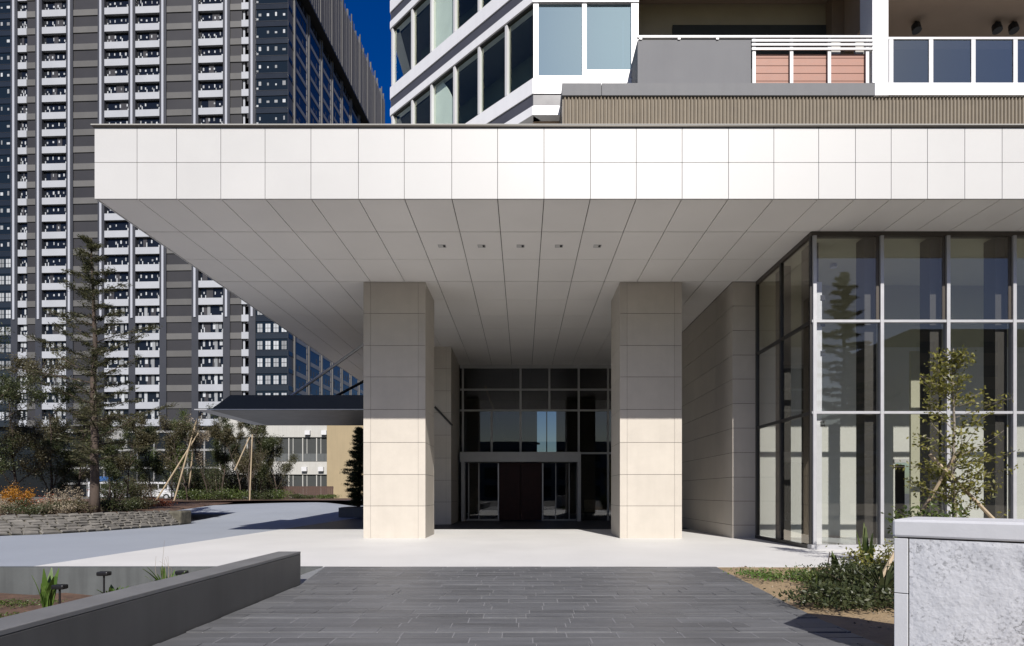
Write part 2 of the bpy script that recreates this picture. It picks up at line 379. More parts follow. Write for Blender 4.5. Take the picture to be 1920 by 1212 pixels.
rng = random.Random(4)
pt = MB(); vj = MB(); y = -1.5; k = 0
def tile_x(y): return -3.595 - max(0, (y - 9.9)) * .16, 3.52 + max(0.0, y - 7.6) * .082
while y < 12.38:
    d = rng.choice((.23, .26, .28, .24)); k += 1; row = rng.uniform(-.006, .006)
    y1 = min(y + d, 12.385); xl, xr = tile_x((y + y1) / 2); x = xl - rng.uniform(0, .5)
    while x < xr:
        L = rng.uniform(.5, .8); a, b = max(x, xl), min(x + L, xr)
        if b - a > .05:
            dz = [row + rng.uniform(-.002, .002) for _ in range(4)]
            a0 = max(a, tile_x(y)[0]); a1 = max(a, tile_x(y1)[0]) if a <= xl + 1e-6 else a
            if a > xl + 1e-6: a0 = a
            b0 = tile_x(y)[1] if b >= xr - 1e-6 else b; b1 = tile_x(y1)[1] if b >= xr - 1e-6 else b
            j = .006; jy = .0125
            q = [(a0 + j, y + jy), (b0 - j, y + jy), (b1 - j, y1 - jy), (a1 + j, y1 - jy)]
            if a <= xl + 1e-6: q[0] = (tile_x(y)[0], y + j); q[3] = (tile_x(y1)[0], y1 - j)
            bb = len(pt.v)
            pt.v += [(u, v_, .016 + dz[i]) for i, (u, v_) in enumerate(q)] + [(u, v_, -.01) for u, v_ in q]
            for fc in ((0, 1, 2, 3), (0, 4, 5, 1), (1, 5, 6, 2), (2, 6, 7, 3), (3, 7, 4, 0)):
                pt.f.append(tuple(bb + i for i in fc)); pt.m.append(0)
        if xl < x < xr: vj.box(x - .005, x + .005, y + .011, y1 - .011, .0, .0135)
        x += L
    y = y1
o = pt.build('path', 'paving_tile'); tag(o, 'dark slate tiled path leading to the entrance', kind='structure')
vj.build('path_joint_filler', 'joint_light'); tag(bpy.data.objects['path_joint_filler'], kind='structure')
mo = MB(); mo.poly([(-3.61, -1.5, .004), (3.52, -1.5, .004), (3.52, 7.6, .004), (3.915, 12.39, .004), (-4.0, 12.39, .004), (-3.61, 9.9, .004)])
tag(mo.build('path_mortar', 'mortar'), kind='structure')

# sunken bed on the left and sandy bed on the right
b = MB()
nb = 14; rr = random.Random(8)
gx = [BED[0] + (BED[1] - BED[0]) * i / nb for i in range(nb + 1)]; gy = [BED[2] + (BED[3] - BED[2]) * i / nb for i in range(nb + 1)]
hh = [[-.52 + rr.uniform(-.05, .05) for _ in gy] for _ in gx]
for i in range(nb):
    for j in range(nb):
        b.poly([(gx[a], gy[c], hh[a][c]) for a, c in ((i, j), (i + 1, j), (i + 1, j + 1), (i, j + 1))])
tag(b.build('soil_bed', 'soil', smooth=True), kind='structure')
sb = MB()
sx = [3.45 + 7.5 * i / 18 for i in range(19)]; sy = [2.0 + 10.38 * i / 26 for i in range(27)]
def sand_h(x, y):
    e = min(1, max(0, (x - (tile_x(y)[1] + .02)) / .5)) * min(1, max(0, (12.38 - y) / .3))
    return .004 + e * (.045 + .03 * math.sin(x * 2.3 + y) + .02 * math.sin(y * 3.1 - x))
for i in range(18):
    for j in range(26):
        q = []
        for a, c in ((i, j), (i + 1, j), (i + 1, j + 1), (i, j + 1)):
            x = max(sx[a], tile_x(sy[c])[1] + .004); q.append((x, sy[c], sand_h(x, sy[c])))
        if abs(q[0][0] - q[1][0]) > 1e-4 or abs(q[2][0] - q[3][0]) > 1e-4: sb.poly(q)
tag(sb.build('sand_bed', 'sand', smooth=True), kind='structure')

# ------------------------------------------------------------------ the entrance building
B = thing('apartment_building', (0, 20, 0), 'pale stone apartment building with deep entrance canopy and glass lobby', 'building')
CH = 8.49                                         # soffit height
FJ = [177, 257, 331, 414, 497, 583, 672, 758, 847, 933, 1020, 1107, 1193, 1279, 1366, 1451, 1535, 1604, 1671, 1739, 1809, 1879]
FY = 14.56
jx = [hx(p_, FY) for p_ in FJ]
while jx[-1] < 24: jx.append(jx[-1] + .88)
XL, XR = jx[0], jx[-1]
zt, zm, zb = hz(239.5, FY), hz(305, FY), CH
f = MB(); gp = .006
for i in range(len(jx) - 1):
    for a, c in ((zb, zm), (zm, zt)):
        f.box(jx[i] + gp, jx[i + 1] - gp, FY, FY + .04, a + (gp if a == zm else .0), c - gp if c == zm else c)
yy = FY
while yy < 46:
    for a, c in ((zb, zm), (zm, zt)):
        f.box(XL, XL + .04, yy + .05 if yy == FY else yy + gp, yy + 1.9 - gp, a + (gp if a == zm else 0), c - gp if c == zm else c)
    yy += 1.9
fas = f.build('fascia', 'white_stone', B)
j = MB(); j.box(XL + .045, XR, FY + .046, 46.4, zb + .06, zt - .01)
j.build('canopy_slab', 'joint_dark', B)
cp = MB(); cp.box(XL - .03, XR, FY - .05, 46.5, zt + .004, zt + .028, 0); cp.box(XL - .045, XR, FY - .065, 46.5, zt + .030, zt + .050, 1)
cp.build('cap_flashing', ['bronze', 'cream_paint'], B)

sf = MB(); gs_ = .010
ysj = [FY + .05, 16.42] + [16.42 + 1.925 * k for k in range(1, 30)]
regions = [(XL + .05, XR, FY + .05, 16.40), (XL + .05, 7.70, 16.40, 20.3), (XL + .05, 6.93, 20.3, 33.4), (XL + .05, -5.5, 33.4, 46.3)]
jl = [XL + .05] + jx[1:]
for (rx0, rx1, ry0, ry1) in regions:
    for i in range(len(jl) - 1):
        x0, x1 = max(jl[i], rx0), min(jl[i + 1], rx1)
        if x1 - x0 < .03: continue
        for k in range(len(ysj) - 1):
            y0, y1 = max(ysj[k], ry0), min(ysj[k + 1], ry1)
            if y1 - y0 < .03: continue
            sf.box(x0 + (gs_ if x0 == jl[i] else 0), x1 - (gs_ if x1 == jl[i + 1] else 0), y0 + (.007 if y0 == ysj[k] else 0), y1 - (.007 if y1 == ysj[k + 1] else 0), CH, CH + .04)
sof = sf.build('soffit', 'soffit_metal', B)
jj = MB(); jj.box(XL + .06, XR - .05, FY + .06, 46.2, CH + .035, CH + .058); jj.build('soffit_backing', 'joint_dark', B)
for p_ in (829, 903, 976, 1048, 1120):
    x = hx(p_, 17.35); d = MB()
    d.box(x - .11, x + .11, 17.25, 17.27, CH - .006, CH - .001); d.box(x - .11, x + .11, 17.43, 17.45, CH - .006, CH - .001)
    d.box(x - .11, x - .09, 17.27, 17.43, CH - .006, CH - .001); d.box(x + .09, x + .11, 17.27, 17.43, CH - .006, CH - .001)
    d.box(x - .088, x + .03, 17.272, 17.428, CH - .004, CH - .0005, 1); d.box(x + .03, x + .088, 17.272, 17.428, CH - .004, CH - .0005, 2)
    d.build('downlight', ['aluminium', 'lamp_white', 'dark_frame'], B)

def stone_column(x0, x1, y0, y1, joints, z1, cw=.235, faces='xy'):
    m = MB(); m.box(x0 + .014, x1 - .014, y0 + .014, y1 - .014, 0, z1 - .002, 1)
    zs = [0.0] + sorted(joints) + [z1]; q = .0065
    for a, c in zip(zs[:-1], zs[1:]):
        a2, c2 = a + (q if a > 0 else 0), c - (q if c < z1 else .001)
        for X0, X1 in ((x0, x0 + cw), (x1 - cw, x1)):
            for Y0, Y1 in ((y0, y0 + cw), (y1 - cw, y1)): m.box(X0, X1, Y0, Y1, a2, c2)
        m.box(x0 + cw + .007, x1 - cw - .007, y0 + .002, y0 + .05, a2, c2); m.box(x0 + cw + .007, x1 - cw - .007, y1 - .05, y1 - .002, a2, c2)
        m.box(x0 + .002, x0 + .05, y0 + cw + .007, y1 - cw - .007, a2, c2); m.box(x1 - .05, x1 - .002, y0 + cw + .007, y1 - cw - .007, a2, c2)
    return m
cj = [hz(p_, 20.3) for p_ in (588, 648, 707, 768, 830, 890, 949)]
stone_column(-5.27, -3.22, 20.3, 22.32, cj, CH).build('column', ['cream_stone', 'joint_dark'], B)
stone_column(3.22, 5.27, 20.3, 22.32, cj, CH).build('column', ['cream_stone', 'joint_dark'], B)
stone_column(-5.50, -3.42, 29.3, 32.1, cj, CH).build('column', ['cream_stone', 'joint_dark'], B)

# stone side wall on the right, 0.8 m wide end and a long flank into the porch
pw = MB(); pitch = 46 * 20.3 / F; zs = [hz(1010, 20.3)] + [hz(p_, 20.3) for p_ in (985, 940, 895, 849, 803, 757, 711, 666, 620, 574)] + [CH]
zs[0] = 0
pw.box(6.965, 7.70, 20.315, 33.4, 0, CH - .002, 1)
ysw = [20.305, 22.1, 24.9, 27.7, 30.5, 33.38]
for a, c in zip(zs[:-1], zs[1:]):
    a2, c2 = a + (.007 if a else 0), c - (.007 if c < CH else 0)
    pw.box(6.95, 7.72, 20.30, 20.33, a2, c2)
    for y0, y1 in zip(ysw[:-1], ysw[1:]): pw.box(6.95, 6.97, max(y0, 20.335), y1 - .006, a2, c2)
pw.build('stone_wall', ['cream_stone', 'joint_dark'], B)
lw = MB(); lw.box(-5.48, -3.45, 32.12, 33.5, 0, CH - .003); lw.box(-5.48, -5.2, 33.5, 70, 0, CH - .003)
lw.build('flank_wall', 'cream_stone', B)

# entrance glazing at the back of the porch
EY = 33.4
ef = MB()
def exx(p_): return hx(p_, EY)
def ezz(p_): return hz(p_, EY)
ef.box(-3.42, 6.92, EY - .05, EY + .06, CH - .20, CH - .004)
for py, t_ in ((731, .05), (770, .05)): ef.box(-3.42, 6.92, EY - .04, EY + .05, ezz(py) - t_, ezz(py) + t_)
ef.box(exx(1085), 6.92, EY - .04, EY + .05, ezz(850) - .05, ezz(850) + .05)
for px, z0, z1 in ((868, 0, CH - .2), (922, ezz(850), ezz(770) - .05), (976, ezz(850), CH - .2), (1030, ezz(770) + .05, CH - .2), (1085, 0, CH - .2), (1140, 0, CH - .2), (1195, 0, CH - .2)):
    ef.box(exx(px) - .055, exx(px) + .055, EY - .06, EY + .07, z0, z1)
ef.build('entrance_frame', 'grey_frame', B)
eg = MB(); eg.box(-3.40, 6.9, EY - .006, EY + .006, ezz(850), CH - .2); eg.box(exx(1088), 6.9, EY - .006, EY + .006, .02, ezz(850) - .06)
eg.build('entrance_glass', 'entry_glass', B)
pf = MB()
pf.box(exx(866), exx(1086), EY - 1.0, EY - .07, ezz(868), ezz(850))
for px in (868, 1080): pf.box(exx(px), exx(px) + .18, EY - .95, EY - .1, .01, ezz(868))
for px in (878, 897): pf.box(exx(px), exx(px) + .06, EY - .12, EY - .07, .01, ezz(868))
for px in (1041, 1066): pf.box(exx(px), exx(px) + .05, EY - .12, EY - .07, .01, ezz(868))
pf.box(exx(872), exx(936), EY - .13, EY - .08, .01, .10); pf.box(exx(1018), exx(1080), EY - .13, EY - .08, .01, .08)
pf.build('door_portal', 'grey_frame', B)
for a, c in ((937, 975.5), (976.5, 1015)):
    d = MB(); d.box(exx(a), exx(c), EY - .45, EY - .38, .05, ezz(869)); d.box(exx(a) + .02, exx(c) - .02, EY - .455, EY - .45, 1.05, 1.07)
    d.build('door', 'red_door', B)
d = MB()
for px in (934, 1016): d.box(exx(px), exx(px) + .06, EY - .5, EY - .36, .02, ezz(869))
d.build('door_frame', 'aluminium', B)
for a, c in ((880, 934), (1019, 1080)): sg = MB(); sg.box(exx(a), exx(c), EY - .10, EY - .09, .1, ezz(869)); sg.build('side_glass', 'entry_glass', B)
# the lobby behind
lb = MB()
lb.box(-5.2, 6.95, 33.5, 48, -.05, .012, 0)
wy = 46.0; wx0, wx1, wz0, wz1 = hx(1006, wy), hx(1044, wy), hz(852, wy), hz(770, wy)
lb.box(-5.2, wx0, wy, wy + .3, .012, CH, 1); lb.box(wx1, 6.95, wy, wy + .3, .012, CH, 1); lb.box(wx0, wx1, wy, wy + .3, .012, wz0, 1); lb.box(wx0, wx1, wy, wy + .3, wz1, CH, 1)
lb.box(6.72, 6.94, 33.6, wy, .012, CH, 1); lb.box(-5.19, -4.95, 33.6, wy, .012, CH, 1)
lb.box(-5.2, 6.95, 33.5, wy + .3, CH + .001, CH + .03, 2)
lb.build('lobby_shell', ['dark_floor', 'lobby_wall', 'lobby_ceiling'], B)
st = MB(); sy_ = 40.0
st.tube([(hx(898, sy_), sy_, hz(692, sy_)), (hx(945, sy_), sy_, hz(822, sy_))], .10, 4); st.tube([(hx(945, sy_), sy_, hz(823, sy_)), (hx(1012, sy_), sy_ + .6, hz(831, sy_))], .09, 4)
st.build('stair_rail', 'wood_stair', B)
wf = MB()
for xx in (wx0, (wx0 + wx1) / 2, wx1): wf.box(xx - .04, xx + .04, wy - .02, wy + .02, wz0, wz1)
wf.build('window_frame', 'grey_frame', B)

def bench(name, x, y, L, label, boat=False):
    t_ = thing(name, (x, y, 0.012), label, 'bench')
    m = MB()
    if boat:
        q = [(x - L / 2, y - .35), (x + L * .32, y - .35), (x + L / 2, y), (x + L * .32, y + .35), (x - L / 2, y + .35)]
        m.prism(q, .36, .62); m.prism([(a * .9 + x * .1, c * .9 + y * .1) for a, c in q], .20, .35)
        m.build('seat', 'white_cloth', t_, bevel=.05)
    else:
        m.box(x - L / 2, x + L / 2, y - .35, y + .35, .25, .5); m.build('seat', 'white_cloth', t_, bevel=.03)
        k_ = MB(); k_.box(x - L / 2, x + L / 2, y + .27, y + .37, .52, .85); k_.build('backrest', 'white_cloth', t_, bevel=.03)
    l_ = MB(); l_.box(x - L * .3, x + L * .3, y - .2, y + .2, .012, .24 if not boat else .19); l_.build('base', 'dark_frame', t_)
bench('lobby_bench', hx(914, 35), 35, 1.25, 'pale upholstered bench seen through glass left of the dark red doors')
bench('lobby_bench', hx(1042, 35), 35, 1.35, 'white bench with a pointed end inside glass right of the dark red doors', True)
ch = thing('lobby_chair', (hx(1108, 37), 37, .012), 'beige armchair in the dark lobby beside the right porch column', 'chair')
cx = hx(1108, 37)
m = MB(); m.box(cx - .38, cx + .38, 36.65, 37.3, .38, .55); m.build('seat', 'wood_stair', ch, bevel=.03)
m = MB(); m.box(cx - .38, cx + .38, 37.3, 37.42, .56, 1.1); m.build('backrest', 'wood_stair', ch, bevel=.03)
for a in (-.33, .33):
    for c_ in (36.7, 37.35):
        m = MB(); m.box(cx + a - .025, cx + a + .025, c_ - .025, c_ + .025, .012, .38); m.build('leg', 'dark_frame', ch)

# glass lobby on the right
GY = 16.40; GX = 7.74
vx = [GX + .05] + [hx(p_, GY) for p_ in (1652, 1776, 1900)]
while vx[-1] < 22: vx.append(vx[-1] + 1.75)
tz = [hz(774, GY), hz(603, GY)]
cf = MB()
for i, x in enumerate(vx):
    cf.box(x - .045, x + .045, GY - .06, GY + .12, .13, CH - .12)
for z in tz: cf.box(GX - .02, 22, GY - .045, GY + .10, z - .034, z + .034)
cf.build('lobby_mullions', 'aluminium', B)
hd = MB(); hd.box(GX - .03, 22, GY - .03, GY + .16, CH - .118, CH - .003); hd.box(GX - .035, GX + .08, GY + .165, 20.29, CH - .118, CH - .003)
for x in vx[1:]: hd.box(x - .13, x - .048, GY + .0, GY + .10, tz[1] + .05, CH - .12)
hd.build('header_beam', 'bronze', B)
si = MB(); si.box(GX - .06, 22, GY - .10, GY + .14, .006, .126, 0); si.box(GX - .055, GX + .06, GY + .145, 20.28, .006, .11, 1)
si.build('sill', ['aluminium', 'dark_frame'], B)
zlev = [.13] + tz + [CH - .12]
for i in range(len(vx) - 1):
    for a, c in zip(zlev[:-1], zlev[1:]):
        m = MB(); m.box(vx[i] + .046, vx[i + 1] - .046, GY + .01, GY + .022, a + .035 if a > .2 else a, c - .035 if c < 8 else c)
        m.build('glass_pane', 'lobby_glass', B)
sm = MB(); svy = [16.46, 18.35, 20.24]
for y in svy: sm.box(GX - .04, GX + .06, y - .05, y + .05, .12, CH - .12)
for z in tz: sm.box(GX - .03, GX + .05, 16.52, 20.19, z - .045, z + .045)
sm.build('side_mullions', 'dark_frame', B)
for y0, y1 in zip(svy[:-1], svy[1:]):
    for a, c in zip(zlev[:-1], zlev[1:]):
        m = MB(); m.box(GX + .005, GX + .017, y0 + .051, y1 - .051, a + .046 if a > .2 else a, c - .046 if c < 8 else c); m.build('glass_pane', 'lobby_glass', B)
# inside the glass lobby
il = MB(); il.box(GX + .08, 22, GY + .16, 20.6, -.02, .02, 0)
BY = 20.6; dx0, dx1, dz = hx(1678, BY), hx(1752, BY), hz(868, BY)
il.box(7.73, dx0, BY, BY + .2, .02, 6.4, 1); il.box(dx0, dx1, BY, BY + .2, dz + .12, 6.4, 1); il.box(dx1, 22, BY, BY + .2, .02, 6.4, 1)
il.box(7.73, 22, BY - .02, BY + .2, 6.404, CH - .01, 2)
il.box(dx0 - .05, dx1 + .05, BY - .05, BY + .02, dz, dz + .116, 3); il.box(dx0, dx1, BY + 1.6, BY + 1.7, .02, dz, 4); il.box(dx0, dx1, BY + .2, BY + 1.6, .0, .018, 4)
il.box(GX + .12, 22, GY + .18, BY - .03, CH - .03, CH + .02, 2)
il.build('lobby_interior', ['pale_floor', 'cream_interior', 'olive_interior', 'lamp_white', 'lobby_wall'], B)
for x in vx[1:]: ip = MB(); ip.box(x - .33, x - .01, GY + .20, GY + .62, .02, CH - .05); ip.build('interior_post', 'brown_post', B)
ip = MB(); ip.box(GX + .12, GX + .34, GY + .16, GY + .24, .02, 7.2); ip.build('door_track', 'white_metal', B)
for y0, y1 in ((17.0, 17.6), (18.75, 19.4)): ip = MB(); ip.box(8.0, 8.2, y0, y1, .02, CH - .05); ip.build('interior_post', 'brown_post', B)  # posts added to darken the side glass and narrow the sunlit panels
for z in (3.3, 5.2, 6.0, 6.7): ip = MB(); ip.box(GX + .3, GX + .42, GY + .145, GY + .2, z, z + .14); ip.build('track_bracket', 'dark_frame', B)
bl = MB(); bl.box(hx(1708, 19), hx(1751, 19), 19.0, 19.08, .02, 5.9); bl.build('partition', 'olive_interior', B)
lp = MB(); lp.prism([(hx(1563, 18.6) + .10 * math.cos(k * math.pi / 6), 18.6 + .10 * math.sin(k * math.pi / 6)) for k in range(12)], hz(502, 18.6), hz(498, 18.6) + .02)
lp.tube([(hx(1563, 18.6), 18.6, hz(498, 18.6)), (hx(1563, 18.6), 18.6, CH - .03)], .01, 5); lp.build('pendant_lamp', 'lamp_white', B)

# upper floors: terrace over the lobby
TY = 16.5; tx0 = hx(1055, TY)
z_rib, z_terr, z_rail = hz(178, TY), hz(155, TY), hz(70, TY)
rb = MB(); x = tx0 + .03
rb.box(tx0, 24, TY + .10, 22, zt + .06, z_rib - .002)
while x < 23.5:
    q = [(x + .078 * k / 6, TY + .098 - .045 * math.sin(math.pi * k / 6)) for k in range(7)]
    rb.prism(q, zt + .06, z_rib - .003); x += .0975
rb.build('ribbed_cladding', 'ribbed_cladding', B)
xc0, xc1 = hx(1640.5, TY), hx(1666, TY)
sl = MB(); sl.box(tx0 - .015, hx(1127.7, TY), TY + .02, 22, z_rib, z_terr - .002, 0); sl.box(hx(1128.6, TY), xc0 - .004, TY + .02, 22, z_rib, z_terr - .002, 0)
sl.box(xc0, xc1, TY, 17.1, z_rib - .01, z_terr - .002, 1); sl.box(xc1 + .006, 24, TY + .004, 22, z_rib, z_terr - .002, 1)
sl.build('terrace_slab', ['grey_band', 'white_metal'], B)
wc = MB(); wc.box(xc0 - .06, xc1, TY + .01, TY + .62, z_terr, 22); wc.build('white_column', 'white_metal', B)
# balcony back wall, ceiling, neighbours
bw = MB(); bw.box(hx(1197, 17.7), 24, 19.2, 19.5, z_terr, 22, 0); bw.box(hx(1197, 17.6), hx(1640, TY) + .5, TY + .04, 19.19, hz(8, 19.2), 22, 2)
bw.box(hx(1560, 18.8), hx(1630, 18.8), 18.8, 19.19, z_terr, hz(8, 19.2) - .004, 1)
bw.box(hx(1262, 19.1), hx(1555, 19.1), 19.15, 19.196, z_terr + .02, hz(47, 19.15), 3)
bw.box(hx(1666, TY) + .02, 24, TY + .06, 19.19, hz(-18, TY), 22.01, 2); bw.box(hx(1660, 18.9), 24, 18.75, 19.19, z_terr, hz(-10, 18.7), 1)
bw.box(hx(1660, 18.7), 24, 18.70, 18.745, z_terr + .02, hz(47, 18.7), 3)
bw.build('balcony_recess', ['olive_wall', 'brown_wall', 'brown_ceiling', 'dark_room'], B)
gpn = MB(); gx0, gx1 = hx(1196, TY), hx(1409, TY)
gpn.box(gx0, gx1, TY + .03, TY + .10, z_terr, hz(73.5, TY)); gpn.box(gx0 - .002, gx0 + .05, TY + .102, TY + 1.3, z_terr, hz(73.5, TY))
gpn.build('grey_screen', 'grey_panel', B)
rl = MB(); rx1 = hx(1635, TY)
rl.box(gx0 - .02, rx1, TY - .01, TY + .05, hz(70.8, TY), hz(67, TY))
for px in (1199, 1271, 1343): rl.box(hx(px, TY), hx(px + 5, TY), TY, TY + .028, hz(74, TY), hz(70.9, TY))
for a, c in ((78.5, 74.5), (86, 82), (94, 90)): rl.box(hx(1409.5, TY), rx1 + .03, TY - .012, TY + .02, hz(a, TY), hz(c, TY))
for px in (1411.5, 1482, 1553, 1624.5): rl.box(hx(px, TY), hx(px + 6, TY), TY + .021, TY + .07, z_terr, hz(70.9, TY))
rl.build('handrail', 'white_paint', B)
tp = MB(); bh = (hz(96, TY) - z_terr) / 4.1
for k in range(5):
    a = z_terr + (k - .45) * bh; c = a + bh - .016
    a = max(a, z_terr + .003); c = min(c, hz(97, TY))
    tp.box(hx(1415, TY), hx(1629, TY), TY + .10, TY + .135, a, c)
tp.build('terracotta_siding', 'terracotta', B)
pb = MB()
for a, c in ((1556, 1573), (1601, 1625)): pb.box(hx(a, 16.9), hx(c, 16.9), 16.82, 16.9, z_terr, hz(79, 16.9))
pb.build('cream_panel', 'cream_paint', B)  # two plain cream panels behind the railing
gr = MB(); posts = [1667.5, 1742.5, 1822, 1901, 1980, 2060, 2140]
gr.box(xc1 + .004, 24, TY + .02, TY + .10, hz(72.5, TY), hz(68.5, TY))
for px in posts: gr.box(hx(px + .6, TY), hx(px + 8.6, TY), TY + .025, TY + .09, z_terr, hz(72.6, TY))
gr.build('balustrade_frame', 'white_paint', B)
for a, c in zip(posts[:-1], posts[1:]):
    m = MB(); m.box(hx(a + 9, TY), hx(c + .2, TY), TY + .05, TY + .062, z_terr + .004, hz(72.7, TY)); m.build('balustrade_glass', 'rail_glass', B)
for px in (1717, 1868, 1899):
    m = MB(); X = hx(px, 17.6); zc = hz(-18, TY)
    m.tube([(X, 17.6, zc), (X, 17.6, zc - .12)], .03, 8); m.tube([(X, 17.6, zc - .10), (X, 17.55, zc - .30)], [.115, .125], 14)
    m.build('spot_fixture', 'black_metal', B)

# upper floors: glazed wing, one straight bay then a long face turned 45 degrees
WY = 17.5; Cn = (hx(1000, WY), WY); E = (Cn[0] - .987 * 5.24, Cn[1] + 5.24); Rr = (hx(1197, WY), WY)
def slant(px):
    k_ = (px - VX) / F; t_ = (Cn[0] - k_ * Cn[1]) / (.987 + k_); return (Cn[0] - .987 * t_, Cn[1] + t_)
ST = 3.22; S0 = hz(148, WY)
wb = MB(); wd = MB()
Lb = (E[0] + .03, E[1] + 14)
for n in range(-1, 3):
    s_ = S0 + n * ST
    for a, c, m_, d_ in ((s_ - .452, s_ - .015, 0, .05), (s_ - .80, s_ - .453, 1, .02), (s_ - 1.06, s_ - .801, 0, .05)):
        if a < zt + .1: continue
        for p0, p1 in ((E, Cn), (Cn, Rr), (Lb, E)):
            wb.obox(p0, p1, -.3, d_, a, c, m_)
        # little mitre at the corner
        wb.prism([Cn, (Cn[0], Cn[1] - d_), (Cn[0] - d_ * .6, Cn[1] - d_ * .9), (Cn[0] - d_ * .71, Cn[1] - d_ * .70)], a, c - .001, m_)
wb.build('floor_bands', ['white_metal', 'dark_band'], B)
wf = MB(); wg = []
mp = [slant(p_) for p_ in (735, 772, 808, 851, 897, 948, 1000)]
for n in range(0, 3):
    s_ = S0 + n * ST; top = s_ + ST - 1.06
    wf.obox(E, Cn, -.10, -.02, s_ - .014, s_ + .02, 1); wf.obox(E, Cn, -.10, .0, top - .05, top - .001, 1)
    for i, q in enumerate(mp[:-1]):
        d_ = Vector((Cn[0] - E[0], Cn[1] - E[1])).normalized(); r_ = .05
        wf.obox(q, (q[0] + d_.x * .085, q[1] + d_.y * .085), -.10, .03, s_ + .021, top - .051, 0)
    # straight bay
    wf.obox(Cn, (hx(1010, WY), WY), -.12, .012, s_ - .014, top, 0)
    wf.obox((hx(1091.5, WY), WY), (hx(1100, WY), WY), -.10, .01, s_ + .10, top - .01, 0)
    wf.obox((hx(1183.5, WY), WY), Rr, -.8, .02, s_ - .014, top, 0)
    wf.obox((hx(1010.1, WY), WY), (hx(1183.4, WY), WY), -.10, .008, s_ - .013, s_ + .09, 0)
    wf.obox((hx(1100.1, WY), WY), (hx(1183.4, WY), WY), -.09, .005, s_ + .091, s_ + .26, 0)
    wf.obox((hx(1168, WY), WY), (hx(1172, WY), WY), -.20, -.15, s_ + .3, top - .4, 0)
    for i in range(6):
        m = MB(); m.obox(mp[i], mp[i + 1], -.07, -.058, s_ + .02, top - .05); m.build('window_pane', 'window_glass', B)
    for a, c in ((1010, 1091.4), (1100, 1183.4)):
        m = MB(); m.obox((hx(a, WY), WY), (hx(c, WY), WY), -.06, -.05, s_ + .09, top); m.build('window_pane', 'bay_glass', B)
    # pale curtain behind one pane, its free edge bowed
    a_, b_ = Vector(mp[2]), Vector(mp[3]); dd = (b_ - a_); nn = Vector((dd.y, -dd.x)).normalized() * -.16
    cm = MB(); pv_ = None
    for k in range(11):
        u = k / 10; wdt = 1.0 - .62 * u ** 2.2; z = s_ + .03 + u * (top - s_ - .1)
        p0 = a_ + nn; p1 = a_ + dd * wdt + nn
        cur = ((p0.x, p0.y, z), (p1.x, p1.y, z))
        if pv_: cm.poly([pv_[0], pv_[1], cur[1], cur[0]])
        pv_ = cur
    co = cm.build('curtain', 'green_curtain', B); sd_ = co.modifiers.new('thickness', 'SOLIDIFY'); sd_.thickness = .02
wf.build('wing_frames', ['white_paint', 'dark_frame'], B)
# body of the wing and of the building behind, dark rooms with floors
wr = MB()
inn = [(E[0] + .9, E[1] + 1.2), (Cn[0] + .9, Cn[1] + 1.2), (Rr[0] - .05, WY + 1.2), (Rr[0] - .05, 30), (E[0] + .9, 36)]
wr.prism(inn, zt + .05, 23.4, 0)
for n in range(-1, 3):
    s_ = S0 + n * ST
    wr.prism([(E[0] + .25, E[1] + .3), (Cn[0] + .15, Cn[1] + .32), (Rr[0] - .06, WY + .32), (Rr[0] - .06, 30.2), (E[0] + .25, 36.2)], max(zt + .06, s_ - 1.04), s_ - .03, 1)
wr.box(Rr[0] + .1, 24, 19.6, 46, zt + .06, 23.5, 1); wr.box(tx0 + .1, 24, 16.9, 19.3, 19.6, 23.4, 1)
wr.prism([(E[0] + .3, E[1] + 14.2), (Rr[0], 30.2), (Rr[0], 46), (E[0] + .3, 46)], zt + .06, 23.4, 1)
wr.obox((hx(1196, WY), WY + .81), (hx(1196, WY), 19.2), -.15, .0, z_terr, 23, 1)
wr.build('upper_body', ['wing_room', 'grey_band'], B)
un = MB()
un.prism([(Cn[0] + .05, Cn[1] + .25), (tx0 - .02, WY + .25), (tx0 - .02, 24), (E[0] + 1, 24)], S0 - 1.10, S0 - 1.062)
un.build('wing_underside', 'brown_ceiling', B)

# low side canopy hung from rods
sc_ = thing
CY = 22.5; cz = hz(768, CY); cx0, cx1 = hx(365, CY), -5.3
cc = MB()
prof = [(hx(395, CY), cz), (hx(432, CY), hz(741, CY)), (cx1, hz(741, CY)), (cx1, cz)]
b0 = len(cc.v)
for yv in (CY, 27.6):
    cc.v += [(x, yv, z) for x, z in prof]
for q in ((0, 3, 2, 1), (4, 5, 6, 7), (0, 1, 5, 4), (1, 2, 6, 5), (2, 3, 7, 6)): cc.f.append(tuple(b0 + i for i in q)); cc.m.append(0)
cc.box(hx(395, CY), cx1, CY + .02, 27.58, cz - .03, cz - .004, 1)
cc.box(cx0, cx1, CY - .03, CY + .015, cz - .02, cz + .012, 2)
cc.box(cx0, hx(395, CY), CY + .02, 27.5, cz - .02, cz - .002, 2)
sco = cc.build('side_canopy', ['canopy_navy', 'canopy_underside', 'aluminium'], B)
rd_ = MB(); rd_.tube([(hx(540, 24.3), 24.3, hz(741, 23.5)), (-5.0, 24.3, hz(603, 24.3))], .06, 8); rd_.build('rod', 'aluminium', sco)
rd_ = MB(); rd_.tube([(hx(622, 26.5), 26.5, hz(741, 25.6)), (-5.0, 26.5, hz(672, 26.5))], .06, 8); rd_.build('rod', 'black_metal', sco)
rd_ = MB(); rd_.tube([(hx(815, 29.25), 29.25, hz(763, 29.2)), (hx(848, 29.25), 29.25, hz(798, 29.2))], .05, 8); rd_.build('rod_shadow_strip', 'dark_frame', B)  # dark tube on the pier face standing for the rod's shadow

